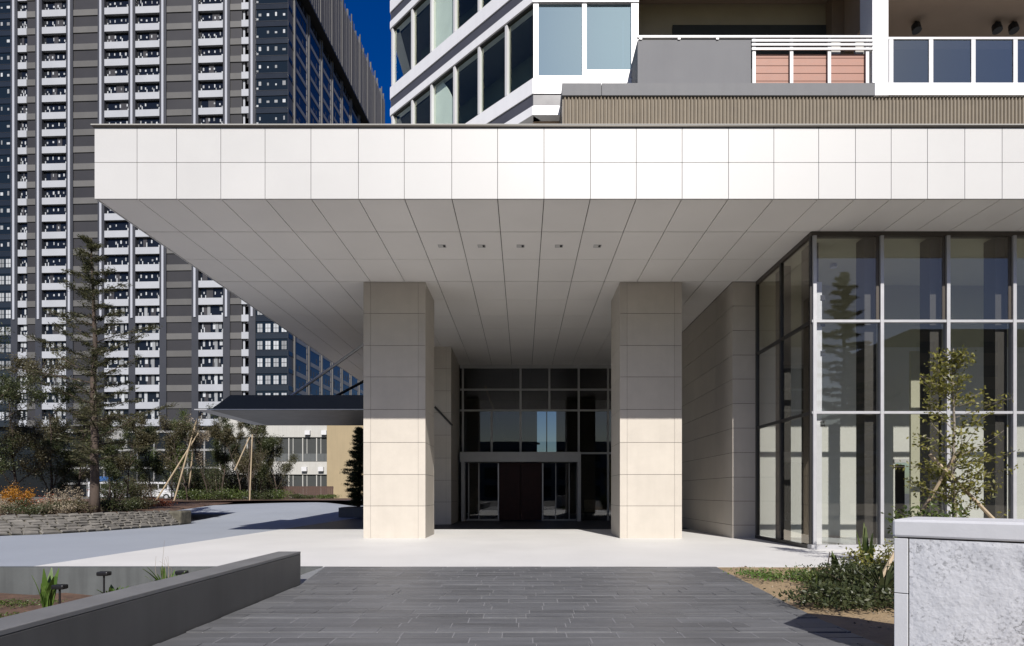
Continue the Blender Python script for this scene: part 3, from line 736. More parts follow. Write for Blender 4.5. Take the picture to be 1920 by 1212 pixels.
# ------------------------------------------------------------------ the dark tower behind
TR = math.cos(R(2.6)), math.sin(R(2.6))
TC = (hx(540, 110), 110.0)
T = thing('residential_tower', (TC[0], TC[1], 0), 'tall dark residential tower with white balcony bands rising on the left', 'tower')
T.rotation_euler = (0, 0, -R(2.6))
def tl(px):      # local x on the tower front for a photo column
    k_ = (px - VX) / F
    s_ = (TC[0] - k_ * TC[1]) / (TR[0] + k_ * TR[1]); return -s_
rt = random.Random(21)
FINS = [27, 73, 131, 190, 248, 306, 366, 425, 473]
fx = [tl(p_) for p_ in FINS]; xa = tl(-90)
PB = 3.117; Zs = [89.08 - PB * k for k in range(-1, 25)]          # balcony band centres
ZL = 94.5; ZF = hz(596, 111)
body = MB()
body.box(xa - 20, .0 - .01, 1.62, 60, 0, ZL); body.build('core', 'tower_pier', T, local=True)
for i, x in enumerate(fx): pr = MB(); pr.box(x - .62, x + .62, -.10, 1.6, 12.5, ZL); pr.build('pier', 'tower_pier', T, local=True)
for i, x in enumerate(fx):
    m = MB(); m.box(x - .19, x + .19, -.26, -.11, ZF, ZL - .02); m.build('fin', 'tower_fin', T, local=True)
def marks(m, x0, x1, z0, h, big):  # pale slivers are painted glass glints and window bits, wide panels curtains
    n = 4 if x1 - x0 > 3 else 2; wbay = (x1 - x0) / n
    for k in range(n):
        cxx = x0 + wbay * (k + .5) + rt.uniform(-.15, .15)
        if big:
            wd_, hh_ = rt.uniform(.22, .55), rt.uniform(.6, 1.3)
        else: wd_, hh_ = rt.uniform(.14, .30), rt.uniform(.3, .6)
        zz = z0 + h * .42 + rt.uniform(-.08, .2)
        if rt.random() < .88: m.box(cxx - wd_ / 2, cxx + wd_ / 2, .36, .42, zz, min(zz + hh_, z0 + h - .05), 1)
        if rt.random() < .35: m.box(cxx + wd_ / 2 + .08, cxx + wd_ / 2 + .24, .36, .42, z0 + .2, z0 + .2 + rt.uniform(.3, .9), 1)
    m.box(x0 + .05, x0 + .22, .34, .42, z0 + .1, z0 + .75, 1); m.box(x1 - .30, x1 - .06, .34, .42, z0 + .1, z0 + .6, 1)
    if rt.random() < .45:
        q = x0 + (x1 - x0) * rt.uniform(.05, .6); m.box(q, q + (x1 - x0) * rt.uniform(.15, .35), .37, .40, z0 + .05, z0 + h - .1, 2)
    if big and x1 - x0 > 3:
        q = x0 + (x1 - x0) * rt.choice((.62, .66, .3)); m.box(q, q + .55, .30, .42, z0, z0 + h, 1)
made = {'balcony': 0, 'window': 0}
rest_b, rest_w = MB(), MB()
def emit(kind, m, mats, rest):
    if made[kind] < 95: m.build(kind, mats, T, local=True); made[kind] += 1
    else:
        b0_ = len(rest.v); rest.v += m.v; rest.f += [tuple(i + b0_ for i in q) for q in m.f]; rest.m += m.m
spans = {1: (fx[0] + .62, fx[0] + 2.35), 2: (fx[1] + .62, fx[2] - .62), 4: (fx[3] + .62, fx[4] - .62), 5: (fx[4] + .62, fx[5] - .62), 7: (fx[6] + .62, fx[7] - .62)}
order = [(z, b_) for z in Zs for b_ in spans]
def hidden(z, b_):       # behind the entrance canopy in the photo
    px = {1: 39, 2: 102, 4: 219, 5: 277, 7: 395}[b_]; py = VY - (z - EYE) * F / 111.5
    return px > 178 and 235 < py < 372 + .67 * max(0, px - 188)
order.sort(key=lambda q: hidden(*q))
for z, b_ in order:
    x0, x1 = spans[b_]
    m = MB(); m.box(x0 + .03, x1 - .03, -.12 if b_ != 1 else -.02, .08, z - .61, z + .61); m.box(x0 + .03, x1 - .03, .08, .41, z - .60, z - .42)
    emit('balcony', m, 'tower_white', rest_b)
    m = MB(); m.box(x0, x1, .42, .47, z + .61, z + PB - .45, 0); marks(m, x0 + .2, x1 - .2, z + .55, PB - 1.15, z < 36)
    emit('window', m, ['tower_glass', 'tower_pale_glint', 'tower_screen'], rest_w)
if rest_b.v: tag(rest_b.build('balcony', 'tower_white', T, local=True), kind='stuff')
if rest_w.v: tag(rest_w.build('window', ['tower_glass', 'tower_pale_glint', 'tower_screen'], T, local=True), kind='stuff')
for x0, x1 in ((fx[0] + 2.35, fx[1] - .62), (fx[2] + .62, fx[3] - .62), (fx[5] + .62, fx[6] - .62), (fx[7] + .62, fx[8] - .62 - 1.3)):
    gb = MB()
    for z in Zs:
        gb.box(x0, x1, .15, 1.6, z + .55, z + PB - .55, 0); gb.box(x0 + .02, x1 - .02, -.0, 1.6, z - .55, z + .548, 1)
    gb.build('grey_panel_bay', ['tower_grey', 'tower_beige'], T, local=True)
ac = MB(); x0, x1 = fx[8] - 1.92, fx[8] - .62
for z in Zs:
    ac.box(x0, x1, -.15, .1, z - .61, z + .61, 0); ac.box(x0, x1, 1.3, 1.6, z + .62, z + PB - .62, 1)
    ac.box(x0 + .1, x0 + .42, .3, .5, z + .61, z + PB - .61, 0); ac.box(x0 + .7, x0 + 1.2, 1.2, 1.3, z + .8, z + 1.3, 2); ac.box(x0 + .6, x0 + 1.2, 1.2, 1.3, z + 1.6, z + 2.1, 2)
ac.build('end_balconies', ['tower_white', 'tower_glass', 'tower_pale_glint'], T, local=True)
# left glass strip and glazed corner
for x0, x1, kind_ in ((xa, fx[0] - .62, 0), (fx[8] + .62, -.02, 1)):
    cg = MB()
    for z in Zs:
        cg.box(x0, x1, .02, 1.6, z - .60, z + .35, 2); cg.box(x0, x1, .12, 1.6, z + .352, z + PB - .602, 0)
        cg.box(x0, x1, -.02, .016, z + .33, z + .38, 3)
        nn_ = max(2, int((x1 - x0) / 1.25))
        big = z < 45
        for k in range(nn_):
            if rt.random() < .12 and not big: continue
            cxx = x0 + (x1 - x0) * (k + .5) / nn_
            if big:
                cg.box(cxx - .45, cxx + .45, .09, .118, z + .6, z + 2.1, 1); cg.box(cxx - .03, cxx + .03, .06, .088, z + .5, z + 2.3, 2)
                cg.box(cxx - .45, cxx + .45, .06, .088, z + 1.3, z + 1.36, 2)
            else:
                wd_, hh_ = rt.uniform(.12, .3), rt.uniform(.3, .8); cg.box(cxx - wd_, cxx + wd_, .09, .118, z + 1.3, z + 1.3 + hh_, 1)
        if not big: cg.box(x0 + .1, x0 + .45, .09, .118, z + .6, z + .95, 1)
    cg.build('glazed_bay', ['tower_glass_blue', 'tower_pale_glint', 'tower_spandrel', 'tower_pier'], T, local=True)
# side face: bays 6.3 m wide running back
sf_ = MB(); SB = [2.5, 9.2, 15.9, 22.0, 28.2, 34.4, 40.6, 46.8, 53.0, 59.9]
for t_ in SB: sf_.box(-.02, .30, t_ - .22, t_ + .22, 12.5, ZL - .2, 0)
sf_.box(-.02, .02, .0, 60, 0, ZL - .1, 3)
for i in range(len(SB) - 1):
    for z in Zs:
        sf_.box(.021, .12, SB[i] + .24, SB[i + 1] - 1.0, z - .40, z + .40, 1); sf_.box(.021, .06, SB[i] + .24, SB[i + 1] - 1.0, z + .402, z + PB - .402, 2)
        sf_.box(.021, .16, SB[i + 1] - .98, SB[i + 1] - .5, z - 1.5, z + 1.5, 1)
        for k in range(3):
            if rt.random() < .6:
                y0 = SB[i] + .6 + k * 1.5 + rt.uniform(0, .4); sf_.box(.061, .075, y0, y0 + rt.uniform(.2, .6), z + .8, z + .8 + rt.uniform(.5, 1.5), 4)
for z in Zs: sf_.box(.021, .08, .1, 2.2, z - .4, z + .3, 2)
sf_.build('side_bays', ['tower_beige', 'tower_side', 'tower_glass', 'tower_pier', 'tower_grey'], T, local=True)
cr = MB(); ZC = 111.5
cr.box(xa - 20, 1.5, -1.2, 60.5, ZL, ZL + .4, 1); cr.box(xa - 19, 1.2, -.8, 60.2, ZL + .401, ZC - 2.0, 0)
y = -.4; k = 0
while y < 60.0:
    big = (k % 6 == 0); cr.box(1.2, 1.42 if big else 1.30, y, y + (.3 if big else .12), ZL + .6, ZC - 2 + (2.2 if big else rt.uniform(.2, 1.6)), 2 if big else 0)
    y += 1.05; k += 1
x = xa - 18
while x < 1.0: cr.box(x, x + .12, -.95, -.8, ZL + .6, ZC - 2, 0); x += 1.5
for y in range(2, 60, 3): cr.box(.8, 1.2, y, y + .2, ZC - 2.0, ZC - 2 + rt.uniform(.8, 2.4), 2)
cr.build('crown', ['tower_screen', 'tower_black', 'tower_crown_rib'], T, local=True)
pd = MB(); px0, px1 = tl(-40), tl(620)
pd.box(px0, px1, -4, 1.5, 0, 12.4, 1)
for z in (12.2, 9.0, 5.9, 3.2): pd.box(tl(150), px1, -4.25, -3.99, z - .18, z + .18, 0)
x = tl(195)
while x < px1:
    pd.box(x, x + .22, -4.2, -3.98, .3, 12.0, 0 if rt.random() < .5 else 2); x += 3.0
pd.box(tl(212), tl(268), -4.2, -3.97, 9.4, 12.9, 0)
pd.box(tl(218), tl(240), -4.22, -4.19, 10.0, 10.9, 1); pd.box(tl(243), tl(264), -4.22, -4.19, 10.0, 10.9, 1)
pd.build('podium', ['podium_wall', 'tower_glass', 'grey_band'], T, local=True)

# ------------------------------------------------------------------ low beige building down the road
LY = 72.0
L = thing('low_building', (hx(595, LY), LY, .8), 'low cream building with strip windows and a beige end block beyond the road', 'building')
lx0, lx1, lx2 = hx(538, LY), hx(619, LY), hx(700, LY)
m = MB(); m.box(lx0 - 8, lx1, LY + .25, LY + 12, .5, 11.6); m.box(lx0 - 8, lx1, LY, LY + .249, hz(890, LY), hz(866, LY)); m.box(lx0 - 8, lx1, LY, LY + .249, hz(820, LY), 11.6); m.build('wall', 'cream_paint', L)
m = MB(); m.box(lx1, lx2, LY - 1.2, LY + 12, .5, 11.9); m.build('end_block', 'beige_paint', L)
for (a, c) in ((865, 821), (938, 891)):
    n = 8
    for k in range(n):
        x0 = lx0 - 8 + (lx1 - lx0 + 8) * k / n; x1 = lx0 - 8 + (lx1 - lx0 + 8) * (k + 1) / n
        m = MB(); m.box(x0 + .06, x1 - .06, LY + .21, LY + .245, hz(a, LY), hz(c, LY), 0); m.box(x0 - .05, x0 + .055, LY + .12, LY + .248, hz(a, LY), hz(c, LY), 1)
        m.box(x0 + .45, x0 + .52, LY + .18, LY + .209, hz(a, LY), hz(c, LY), 1)
        if a < 900: m.box(x0 + .06, x1 - .06, LY + .16, LY + .20, hz(a, LY), hz(a, LY) + .9, 2)
        m.build('window', ['dark_room', 'cream_paint', 'concrete'], L)
for px in (572, 603):
    for py in (812, 880):
        m = MB(); X = hx(px + (0 if py > 850 else 6), LY); m.box(X - .3, X + .3, LY - .4, LY - .002, hz(py + 4, LY), hz(py - 4, LY)); m.build('wall_lamp', 'white_paint', L)  # small white boxes for the white lamps on the wall
fn = thing('wooden_fence', (hx(575, 62), 62, .8), 'brown slatted fence in front of the low cream building', 'fence')
m = MB(); x = hx(525, 62)
while x < hx(625, 62): m.box(x, x + .16, 62, 62.03, .82, hz(912, 62)); x += .18
m.build('slats', 'fence_brown', fn)
m = MB(); m.box(hx(525, 62), hx(625, 62), 62.04, 62.09, 1.2, 1.28); m.box(hx(525, 62), hx(625, 62), 62.04, 62.09, hz(916, 62), hz(914, 62)); m.build('rail', 'fence_brown', fn)

# ------------------------------------------------------------------ foreground walls
W1 = thing('parapet_wall', (-3.72, 5, 0), 'long dark grey stone parapet wall beside the slate path', 'wall')
m = MB(); m.box(-3.98, -3.62, -2, 10.0, -.6, .505); m.build('wall_body', 'dark_stone', W1, bevel=.006)
m = MB(); m.box(-3.981, -3.619, -2, 10.001, .508, .55); m.build('coping', 'coping_stone', W1, bevel=.006)
W2 = MB(); W2.box(BED[0] - .2, BED[1] - .004, BED[3] - .004, BED[3] + .18, -.7, .012); W2.box(BED[0] - .2, BED[0] + .004, BED[2], BED[3] - .008, -.7, .008)
tag(W2.build('retaining_wall', 'concrete'), 'stained grey concrete retaining wall at the back of the sunken bed', 'wall')

# rough granite block wall, turned 45 degrees
G0 = Vector((3.27, 5.40)); ga = Vector((.735, -.678)); gn = Vector((.64, .768)).normalized(); ga.normalize(); gn = Vector((-ga.y, ga.x))
WT = .86; GL = 4.2; GH = 1.27
G = thing('granite_wall', (G0.x, G0.y, 0), 'thick pale rough granite wall block with smooth coping at the right', 'wall')
def gpt(a, d): q = G0 + ga * a + gn * d; return (q.x, q.y)
m = MB(); m.prism([gpt(.03, .03), gpt(GL, .03), gpt(GL, WT - .03), gpt(.03, WT - .03)], 0, GH - .17); m.build('core', 'joint_dark', G)
m = MB()
def gbox(m, a0, a1, d0, d1, z0, z1): m.prism([gpt(a0, d0), gpt(a1, d0), gpt(a1, d1), gpt(a0, d1)], z0, z1)
# rough front face as a displaced grid
nx_, nz_ = 150, 60; import mathutils
a0, a1 = .115, GL; z0, z1 = 0.0, GH - .165
b0 = len(m.v)
for i in range(nx_ + 1):
    for k in range(nz_ + 1):
        a = a0 + (a1 - a0) * i / nx_; z = z0 + (z1 - z0) * k / nz_
        edge = min(1, (a - a0) / .04, (z1 - z) / .04)
        nzv = mathutils.noise.fractal(Vector((a * 3.2, z * 3.2, 1.7)), .7, 2.1, 6) * .0055 + abs(mathutils.noise.noise(Vector((a * 1.6, z * 2.2, 7.3)))) * .004
        q = gpt(a, .005 - (max(0, edge) * nzv)); m.v.append((q[0], q[1], z))
for i in range(nx_):
    for k in range(nz_):
        p_ = b0 + i * (nz_ + 1) + k; m.f.append((p_, p_ + nz_ + 1, p_ + nz_ + 2, p_ + 1)); m.m.append(0)
m.build('rough_face', 'rough_granite', G)
m = MB(); gbox(m, 0, .105, 0, WT, 0, .62); gbox(m, 0, .105, 0, WT, .627, GH - .165); gbox(m, .11, GL, WT - .04, WT, 0, GH - .165); m.build('corner_stone', 'smooth_granite', G, bevel=.004)
m = MB()
for i in range(3): gbox(m, -.012 + i * 1.42, -.012 + (i + 1) * 1.42 - .008, -.014, WT + .012, GH - .155, GH)
m.build('coping', 'smooth_granite', G, bevel=.02)

# stone bank of the left planting island
RK = thing('stone_planter', (-17, 25, 0), 'low rough stone bank around the planting island by the road', 'planter')
bot = [(-40, 17.2), (-30, 18.0), (-24, 19.2), (-20.5, 20.3), (-18.6, 21.2), (-17.2, 22.4), (-16.6, 24.2), (-16.25, 26.8), (-16.15, 29.2)]
top = [(-40, 18.6), (-30, 19.4), (-24.6, 20.5), (-21.3, 21.5), (-19.6, 22.3), (-18.3, 23.3), (-17.5, 24.8), (-17.0, 27.0), (-16.8, 29.2)]
m = MB(); rs = random.Random(3)
def lerp(a, c, u): return tuple(a[i] + (c[i] - a[i]) * u for i in range(len(a)))
NU, NV = 130, 7
def along(poly, u):
    d = [0]
    for i in range(len(poly) - 1): d.append(d[-1] + math.dist(poly[i], poly[i + 1]))
    s_ = u * d[-1]
    for i in range(len(poly) - 1):
        if s_ <= d[i + 1] + 1e-6: return lerp(poly[i], poly[i + 1], (s_ - d[i]) / (d[i + 1] - d[i]))
    return poly[-1]
# individual flat stones
for v_ in range(NV):
    u = rs.uniform(0, .01)
    while u < 1:
        du = rs.uniform(.008, .022); u1 = min(1, u + du)
        pts = []
        for uu, vv in ((u, v_ / NV), (u1, v_ / NV), (u1, (v_ + 1) / NV), (u, (v_ + 1) / NV)):
            bq, tq = along(bot, min(1, uu + .0006)), along(top, min(1, uu + .0006)); q = lerp(bq, tq, vv)
            pts.append((q[0] + rs.uniform(-.03, .03), q[1] + rs.uniform(-.03, .03), .02 + vv * .64 + rs.uniform(-.02, .035)))
        cen = lerp(pts[0], pts[2], .5); ins = [lerp(p_, cen, .06) for p_ in pts]
        up = [(p_[0] + .03, p_[1] - .03, p_[2] + .04) for p_ in [lerp(p_, cen, .22) for p_ in pts]]
        m.poly(up); 
        bb = len(m.v); m.v += ins + up
        for i in range(4): m.f.append((bb + i, bb + (i + 1) % 4, bb + 4 + (i + 1) % 4, bb + 4 + i)); m.m.append(0)
        u = u1
m.build('stone_facing', 'stone_rock', RK)
m = MB()
for i in range(len(bot) - 1):
    m.poly([(*bot[i], -.02), (*bot[i + 1], -.02), (*top[i + 1], .64), (*top[i], .64)])
m.build('bank_core', 'rock_dark', RK)
m = MB(); m.box(-17.3, -16.12, 28.9, 29.9, 0, .66); m.build('end_stone', 'rock_dark', RK, bevel=.08)
so = MB(); so.poly([(*p_, .63) for p_ in top] + [(-17.0, 36, .95), (-40, 36, .95)])
tag(so.build('planter_soil', 'soil'), kind='structure')
fb = MB(); fb.poly([(-40, 40, .95), (-22, 40.5, .95), (-18.5, 44, .98), (-13.2, 48, .95), (-13.2, 60, 1.0), (-40, 60, 1.0)])
tag(fb.build('far_bed', 'soil'), kind='structure')

# ------------------------------------------------------------------ trees and plants
def limb(rng, start, dirv, length, r0, segs=5, droop=0.0, wob=.12):
    p_ = Vector(start); d = Vector(dirv).normalized(); pts = [p_.copy()]; rad = [r0]
    for i in range(segs):
        d = (d + Vector((rng.uniform(-wob, wob), rng.uniform(-wob, wob), rng.uniform(-wob, wob) + droop))).normalized()
        p_ = p_ + d * (length / segs); pts.append(p_.copy()); rad.append(max(.004, r0 * (1 - .85 * (i + 1) / segs)))
    return pts, rad

def conifer(name, base, H, label, seed, lmax=3.6, r0=.28, density=1.0, leafm='leaf_conifer', first=.12, group=None, lsize=.17, taper=1.0, wispy=False):
    rng = random.Random(seed); nr = np.random.default_rng(seed)
    t_ = thing(name, base, label, 'tree', group)
    tr_ = MB(); n = 14; pts = []; rad = []
    wx = wy_ = 0
    for i in range(n + 1):
        u = i / n; wx += rng.uniform(-.04, .04); wy_ += rng.uniform(-.04, .04)
        pts.append((base[0] + wx, base[1] + wy_, base[2] - .05 + H * u)); rad.append(r0 * (1.25 - .25 * min(1, u * 12)) * (1 - .93 * u) + .01)
    tr_.tube(pts, rad, 9); tr_.build('trunk', 'bark', t_, smooth=True)
    lm = MB(); cen = []; dirs = []
    h = H * first; az = 0
    while h < H * .985:
        u = h / H; Lr = lmax * (math.sin(min(1, u / .30) * math.pi / 2) * (1 - ((u - .15) / .87) ** 1.25 if u > .15 else 1)) * rng.uniform(.55, 1.12) * taper + .18
        if wispy: Lr = lmax * rng.uniform(.45, 1.1) * min(1, (1 - u) / .55 + .10) * (1 if u > .28 else .8)
        az += 2.4 + rng.uniform(-.5, .5); k_ = min(n, int(u * n)); bx, by = pts[k_][0], pts[k_][1]
        st_ = (bx, by, base[2] + h)
        up = .35 * (u - .35) + rng.uniform(-.12, .15) + (.22 if wispy else 0)
        ps, rs_ = limb(rng, st_, (math.cos(az), math.sin(az), up), Lr, max(.012, r0 * .26 * (1 - .8 * u)), 6, .015, .10)
        lm.tube(ps, rs_, 5, cap=False)
        for s_ in range(1, len(ps)):
            for q in range(2):
                a_ = ps[s_ - 1].lerp(ps[s_], rng.random()); dv = (ps[s_] - ps[s_ - 1]).normalized()
                side = Vector((-dv.y, dv.x, 0)) * rng.choice((-1, 1)); td = (dv * .7 + side * rng.uniform(.4, 1.1) + Vector((0, 0, rng.uniform(-.18, .18)))).normalized()
                tlen = Lr * rng.uniform(.14, .36) * (1.1 - .1 * s_); tp_ = [a_, a_ + td * tlen * .5, a_ + td * tlen + Vector((0, 0, -.04))]
                lm.tube(tp_, [.010, .007, .003], 3, cap=False)
                nn2 = int((16 + tlen * 26) * density)
                for w_ in range(nn2):
                    uu = rng.random(); c_ = tp_[0].lerp(tp_[2], uu) + Vector((rng.gauss(0, .09), rng.gauss(0, .09), rng.gauss(0, .045)))
                    cen.append(c_); dirs.append(td + side * rng.uniform(-.9, .9))
        h += H * (rng.uniform(.009, .022) if wispy else rng.uniform(.007, .016))
    lm.build('limbs', 'bark', t_)
    leaves('crown', leafm, [tuple(c_) for c_ in cen], lsize, t_, nr, aspect=.22, flat=.65, dirs=[tuple(d) for d in dirs])
    return t_

def broadleaf(name, base, H, spread, label, seed, leafm, nleaf=3000, lsize=.12, r0=.10, depth=3, bark='bark', cat='tree', group=None, clear=.25, aspect=.55, up=.55, stems=1):
    rng = random.Random(seed); nr = np.random.default_rng(seed)
    t_ = thing(name, base, label, cat, group)
    tr_ = MB(); lm = MB(); tips = []
    def grow(st_, d, Ln, r, lev):
        ps, rs_ = limb(rng, st_, d, Ln, r, 4, .04, .16); rs_[-1] = max(rs_[-1], r * .35)
        (tr_ if lev == 0 else lm).tube(ps, rs_, 7 if lev == 0 else 4, cap=False)
        if lev >= 1: tips.extend(ps[1:])
        if lev >= depth: return
        for k in range(rng.choice((3, 4, 4)) if lev else 7):
            u = rng.uniform(clear if lev == 0 else .3, 1.0); i = min(3, int(u * 4)); s_ = ps[i].lerp(ps[i + 1], u * 4 - i)
            az = rng.uniform(0, 2 * math.pi); dd = Vector((math.cos(az) * spread, math.sin(az) * spread, up + rng.uniform(-.25, .3)))
            grow(s_, (dd + (ps[-1] - ps[0]).normalized() * .5), Ln * rng.uniform(.32, .52), r * .45, lev + 1)
    for s_ in range(stems):
        a_ = rng.uniform(0, 6.28); o_ = Vector((math.cos(a_), math.sin(a_), 0)) * (.25 * spread * H * .2 if stems > 1 else 0)
        grow(Vector(base) + o_ - Vector((0, 0, .03)), (rng.uniform(-.08, .08) + o_.x * .4, rng.uniform(-.08, .08) + o_.y * .4, 1), H * .80, r0, 0)
    tr_.build('trunk' if cat == 'tree' else 'stems', bark, t_, smooth=True); lm.build('limbs' if cat == 'tree' else 'twigs', bark, t_)
    if nleaf:
        tp_ = np.array([tuple(q) for q in tips]); idx = nr.integers(0, len(tp_), nleaf)
        c_ = tp_[idx] + nr.normal(0, .034 * H ** .75, (nleaf, 3))
        leaves('crown' if cat == 'tree' else 'foliage', leafm, c_, lsize, t_, nr, aspect=aspect)
    return t_

def shrub(name, base, w_, h, label, seed, leafm, n=1500, lsize=.08, group=None, clumps=14, aspect=.5, cat='shrub', d_=None):
    """low bush: stems and leaves in uneven clumps"""
    rng = random.Random(seed); nr = np.random.default_rng(seed); d_ = d_ or w_
    t_ = thing(name, base, label, cat, group)
    sm_ = MB(); cs = []
    for k in range(clumps):
        a_ = rng.uniform(0, 6.28); r_ = rng.random() ** .5; hgt = h * rng.uniform(.45, 1.0) * (1 - .35 * r_)
        e = Vector((base[0] + math.cos(a_) * r_ * w_ / 2, base[1] + math.sin(a_) * r_ * d_ / 2, base[2] + hgt)); s_ = Vector(base) + Vector(((e.x - base[0]) * .3, (e.y - base[1]) * .3, -.02))
        mid = s_.lerp(e, .5) + Vector((rng.uniform(-.05, .05), rng.uniform(-.05, .05), h * .05))
        sm_.tube([s_, mid, e], [.012 * h + .004, .008 * h + .003, .003], 4, cap=False)
        cs += [s_.lerp(e, u) for u in (.35, .55, .7, .85, .95, 1.0)]
    sm_.build('stems', 'bark', t_)
    c_ = np.array([tuple(q) for q in cs])[nr.integers(0, len(cs), n)]
    c_ = c_ + nr.normal(0, 1, (n, 3)) * np.array([w_ * .085, d_ * .085, h * .09]); c_[:, 2] = np.maximum(c_[:, 2], base[2] + .02)
    leaves('foliage', leafm, c_, lsize, t_, nr, aspect=aspect)
    return t_

def P(px, y): return hx(px, y)
conifer('conifer_tree', (P(176, 25.5), 25.5, .64), 11.5, 'tall sparse conifer with layered branches standing in the planting island', 11, lmax=2.9, r0=.18, density=1.5, wispy=True, first=.16, lsize=.15)
LT = [(-30, 27.5, 6.6, 'leaf_dark', 'dark leafy tree cut by the left edge of the view'),
      (35, 30.5, 6.9, 'leaf_brown', 'brownish leafy tree at the far left above the orange bush'),
      (95, 33, 6.3, 'leaf_dark', 'dark leafy tree between the far left tree and the tall conifer trunk'),
      (148, 34.5, 5.6, 'leaf_brown', 'brown green leafy tree close behind the tall conifer trunk')]
for i, (px, y, H, lm_, lab) in enumerate(LT):
    broadleaf('leafy_tree', (P(px, y), y, .9), H, .85, lab, 30 + i, lm_, 16000, .10, .075, 3, clear=.06, aspect=.4, up=.35)
fy = 46
T_ = [
 (205, 40, 5.6, .8, 'leaf_dark', 6500, 'dark green leafy tree just right of the tall conifer trunk'),
 (238, 44, 5.6, .75, 'leaf_brown', 5200, 'thin brownish tree in front of the white podium panel'),
 (285, 47, 6.0, .75, 'leaf_dark', 6500, 'dark bushy tree in front of the podium strips'),
 (322, 50, 6.8, .75, 'leaf_green', 6500, 'green leafy tree left of the tripod tree and farther back'),
 (352, 44, 6.6, .7, 'leaf_brown', 3600, 'brownish tree supported by the tall crossed pole tripod'),
 (392, 46, 5.6, .75, 'leaf_dry', 1300, 'nearly bare pale brown tree right of the pole tripod'),
 (415, 52, 6.4, .8, 'leaf_dark', 8000, 'dense dark green tree under the tip of the side canopy'),
 (452, 50, 6.2, .8, 'leaf_brown', 7000, 'dense brown green tree behind the slanted brace'),
 (468, 46, 5.8, .6, 'leaf_brown', 900, 'slender bare tree tied to a single upright pale stake'),
 (488, 52, 6.6, .8, 'leaf_dark', 8000, 'dark green tree right of the upright stake'),
 (520, 54, 6.6, .7, 'leaf_conifer', 7000, 'dark green tree overlapping the left end of the low cream building'),
]
for i, (px, y, H, sp, lm_, nl, lab) in enumerate(T_):
    broadleaf('young_tree' if nl < 3000 else 'leafy_tree', (P(px, y), y, .9), H, sp, lab, 40 + i, lm_, int(nl * 2.5), .115, .06, 3, clear=.15 if nl > 3000 else .25, aspect=.4)
def stake_set(name, polys, label, r=.055):
    t_ = thing(name, polys[0][0], label, 'tree stake')
    for a, c in polys: m_ = MB(); m_.tube([a, c], [r, r * .85], 7); m_.build('pole', 'stake_wood', t_)
TS = [(215, 55, 'leaf_dark', 'tall dark shrub behind the white van with the blue load'), (262, 57, 'leaf_brown', 'tall brown shrub between the two white vans'), (345, 54, 'leaf_dark', 'tall dark shrub behind the pole tripod'), (378, 56, 'leaf_brown', 'tall brownish shrub right of the pole tripod'), (410, 54, 'leaf_dark', 'tall dark shrub below the canopy tip'), (440, 56, 'leaf_brown', 'tall brownish shrub behind the upright stake'), (478, 55, 'leaf_dark', 'tall dark shrub right of the upright stake'), (512, 57, 'leaf_brown', 'tall brown shrub next to the low cream building')]
for i, (px, y, lm_, lab) in enumerate(TS):
    shrub('tall_shrub', (P(px, y), y, .96), 3.6, 4.0 if i > 1 else 2.6, lab, 200 + i, lm_, 6000, .13, clumps=30, aspect=.4)
sy2 = 43.0
def sp_(px, py, y): return (P(px, y), y, hz(py, y))
stake_set('tree_stake', [((P(326, sy2), sy2, .9), sp_(368, 790, sy2 + .3)), (sp_(292, 940, sy2 - .5), sp_(372, 812, sy2 + .5)), ((P(352, 44.6), 44.6, .9), sp_(366, 800, 44.2))], 'tall pale pole tripod propping the green tree beside the planter')
stake_set('tree_stake', [((P(468, 45), 45, .9), sp_(473, 815, 45)), (sp_(440, 882, 44.8), sp_(468, 820, 45.1))], 'single upright pale stake with a slanted brace', .05)
S_ = [
 ('flowering_bush', 26, 27.0, 1.3, 1.35, 'leaf_orange', 2200, 'bright orange yellow bush at the left edge of the island'),
 ('flowering_bush', 78, 26.5, 2.1, 1.0, 'leaf_red', 420, 'rusty red bush right of the orange one'),
 ('shrub', 118, 26.0, 1.5, 1.25, 'leaf_dry', 900, 'pale twiggy shrub between the red bush and the conifer trunk'),
 ('shrub', 10, 24.0, 1.5, .75, 'leaf_dry', 900, 'dry straw coloured shrub at the lower left of the island'),
 ('shrub', 60, 23.8, 1.8, .7, 'leaf_dark', 1500, 'low dark shrub in front of the orange and red bushes'),
 ('shrub', 100, 24.3, 1.5, .7, 'leaf_dry', 1200, 'greyish low shrub left of the conifer trunk'),
 ('shrub', 140, 25.0, 1.5, .65, 'leaf_brown', 1200, 'brown low shrub at the foot of the conifer'),
 ('shrub', 215, 27.0, 1.7, .85, 'leaf_dark', 2200, 'small dark shrub right of the conifer trunk'),
 ('shrub', 255, 28.5, 1.8, .80, 'leaf_brown', 2000, 'low brown shrub near the right end of the island'),
 ('shrub', 290, 31.0, 1.8, .75, 'leaf_red', 900, 'reddish ground shrub behind the end stone of the island'),
]
for i, (nm, px, y, w_, h, lm_, n, lab) in enumerate(S_):
    shrub(nm, (P(px, y), y, .66), w_, h, lab, 70 + i, lm_, n * 2, .065)
H_ = [(360, 45, 'low hedge shrub at the foot of the tripod tree'), (405, 46, 'low dark hedge shrub left of the upright stake'), (440, 46.5, 'rounded dark shrub below the slanted brace'), (485, 48, 'low hedge shrub right of the upright stake'), (525, 50, 'dark hedge shrub in front of the brown fence end'), (565, 55, 'low clipped shrub before the brown fence'), (610, 57, 'small clipped shrub at the right end of the brown fence')]
for i, (px, y, lab) in enumerate(H_):
    shrub('hedge_shrub', (P(px, y), y, .96), 2.8 if px < 560 else 2.6, 1.0 if px < 540 else .55, lab, 90 + i, 'leaf_dark' if i % 2 else 'leaf_green', 1500, .12, 'hedge shrubs along the far side of the road')
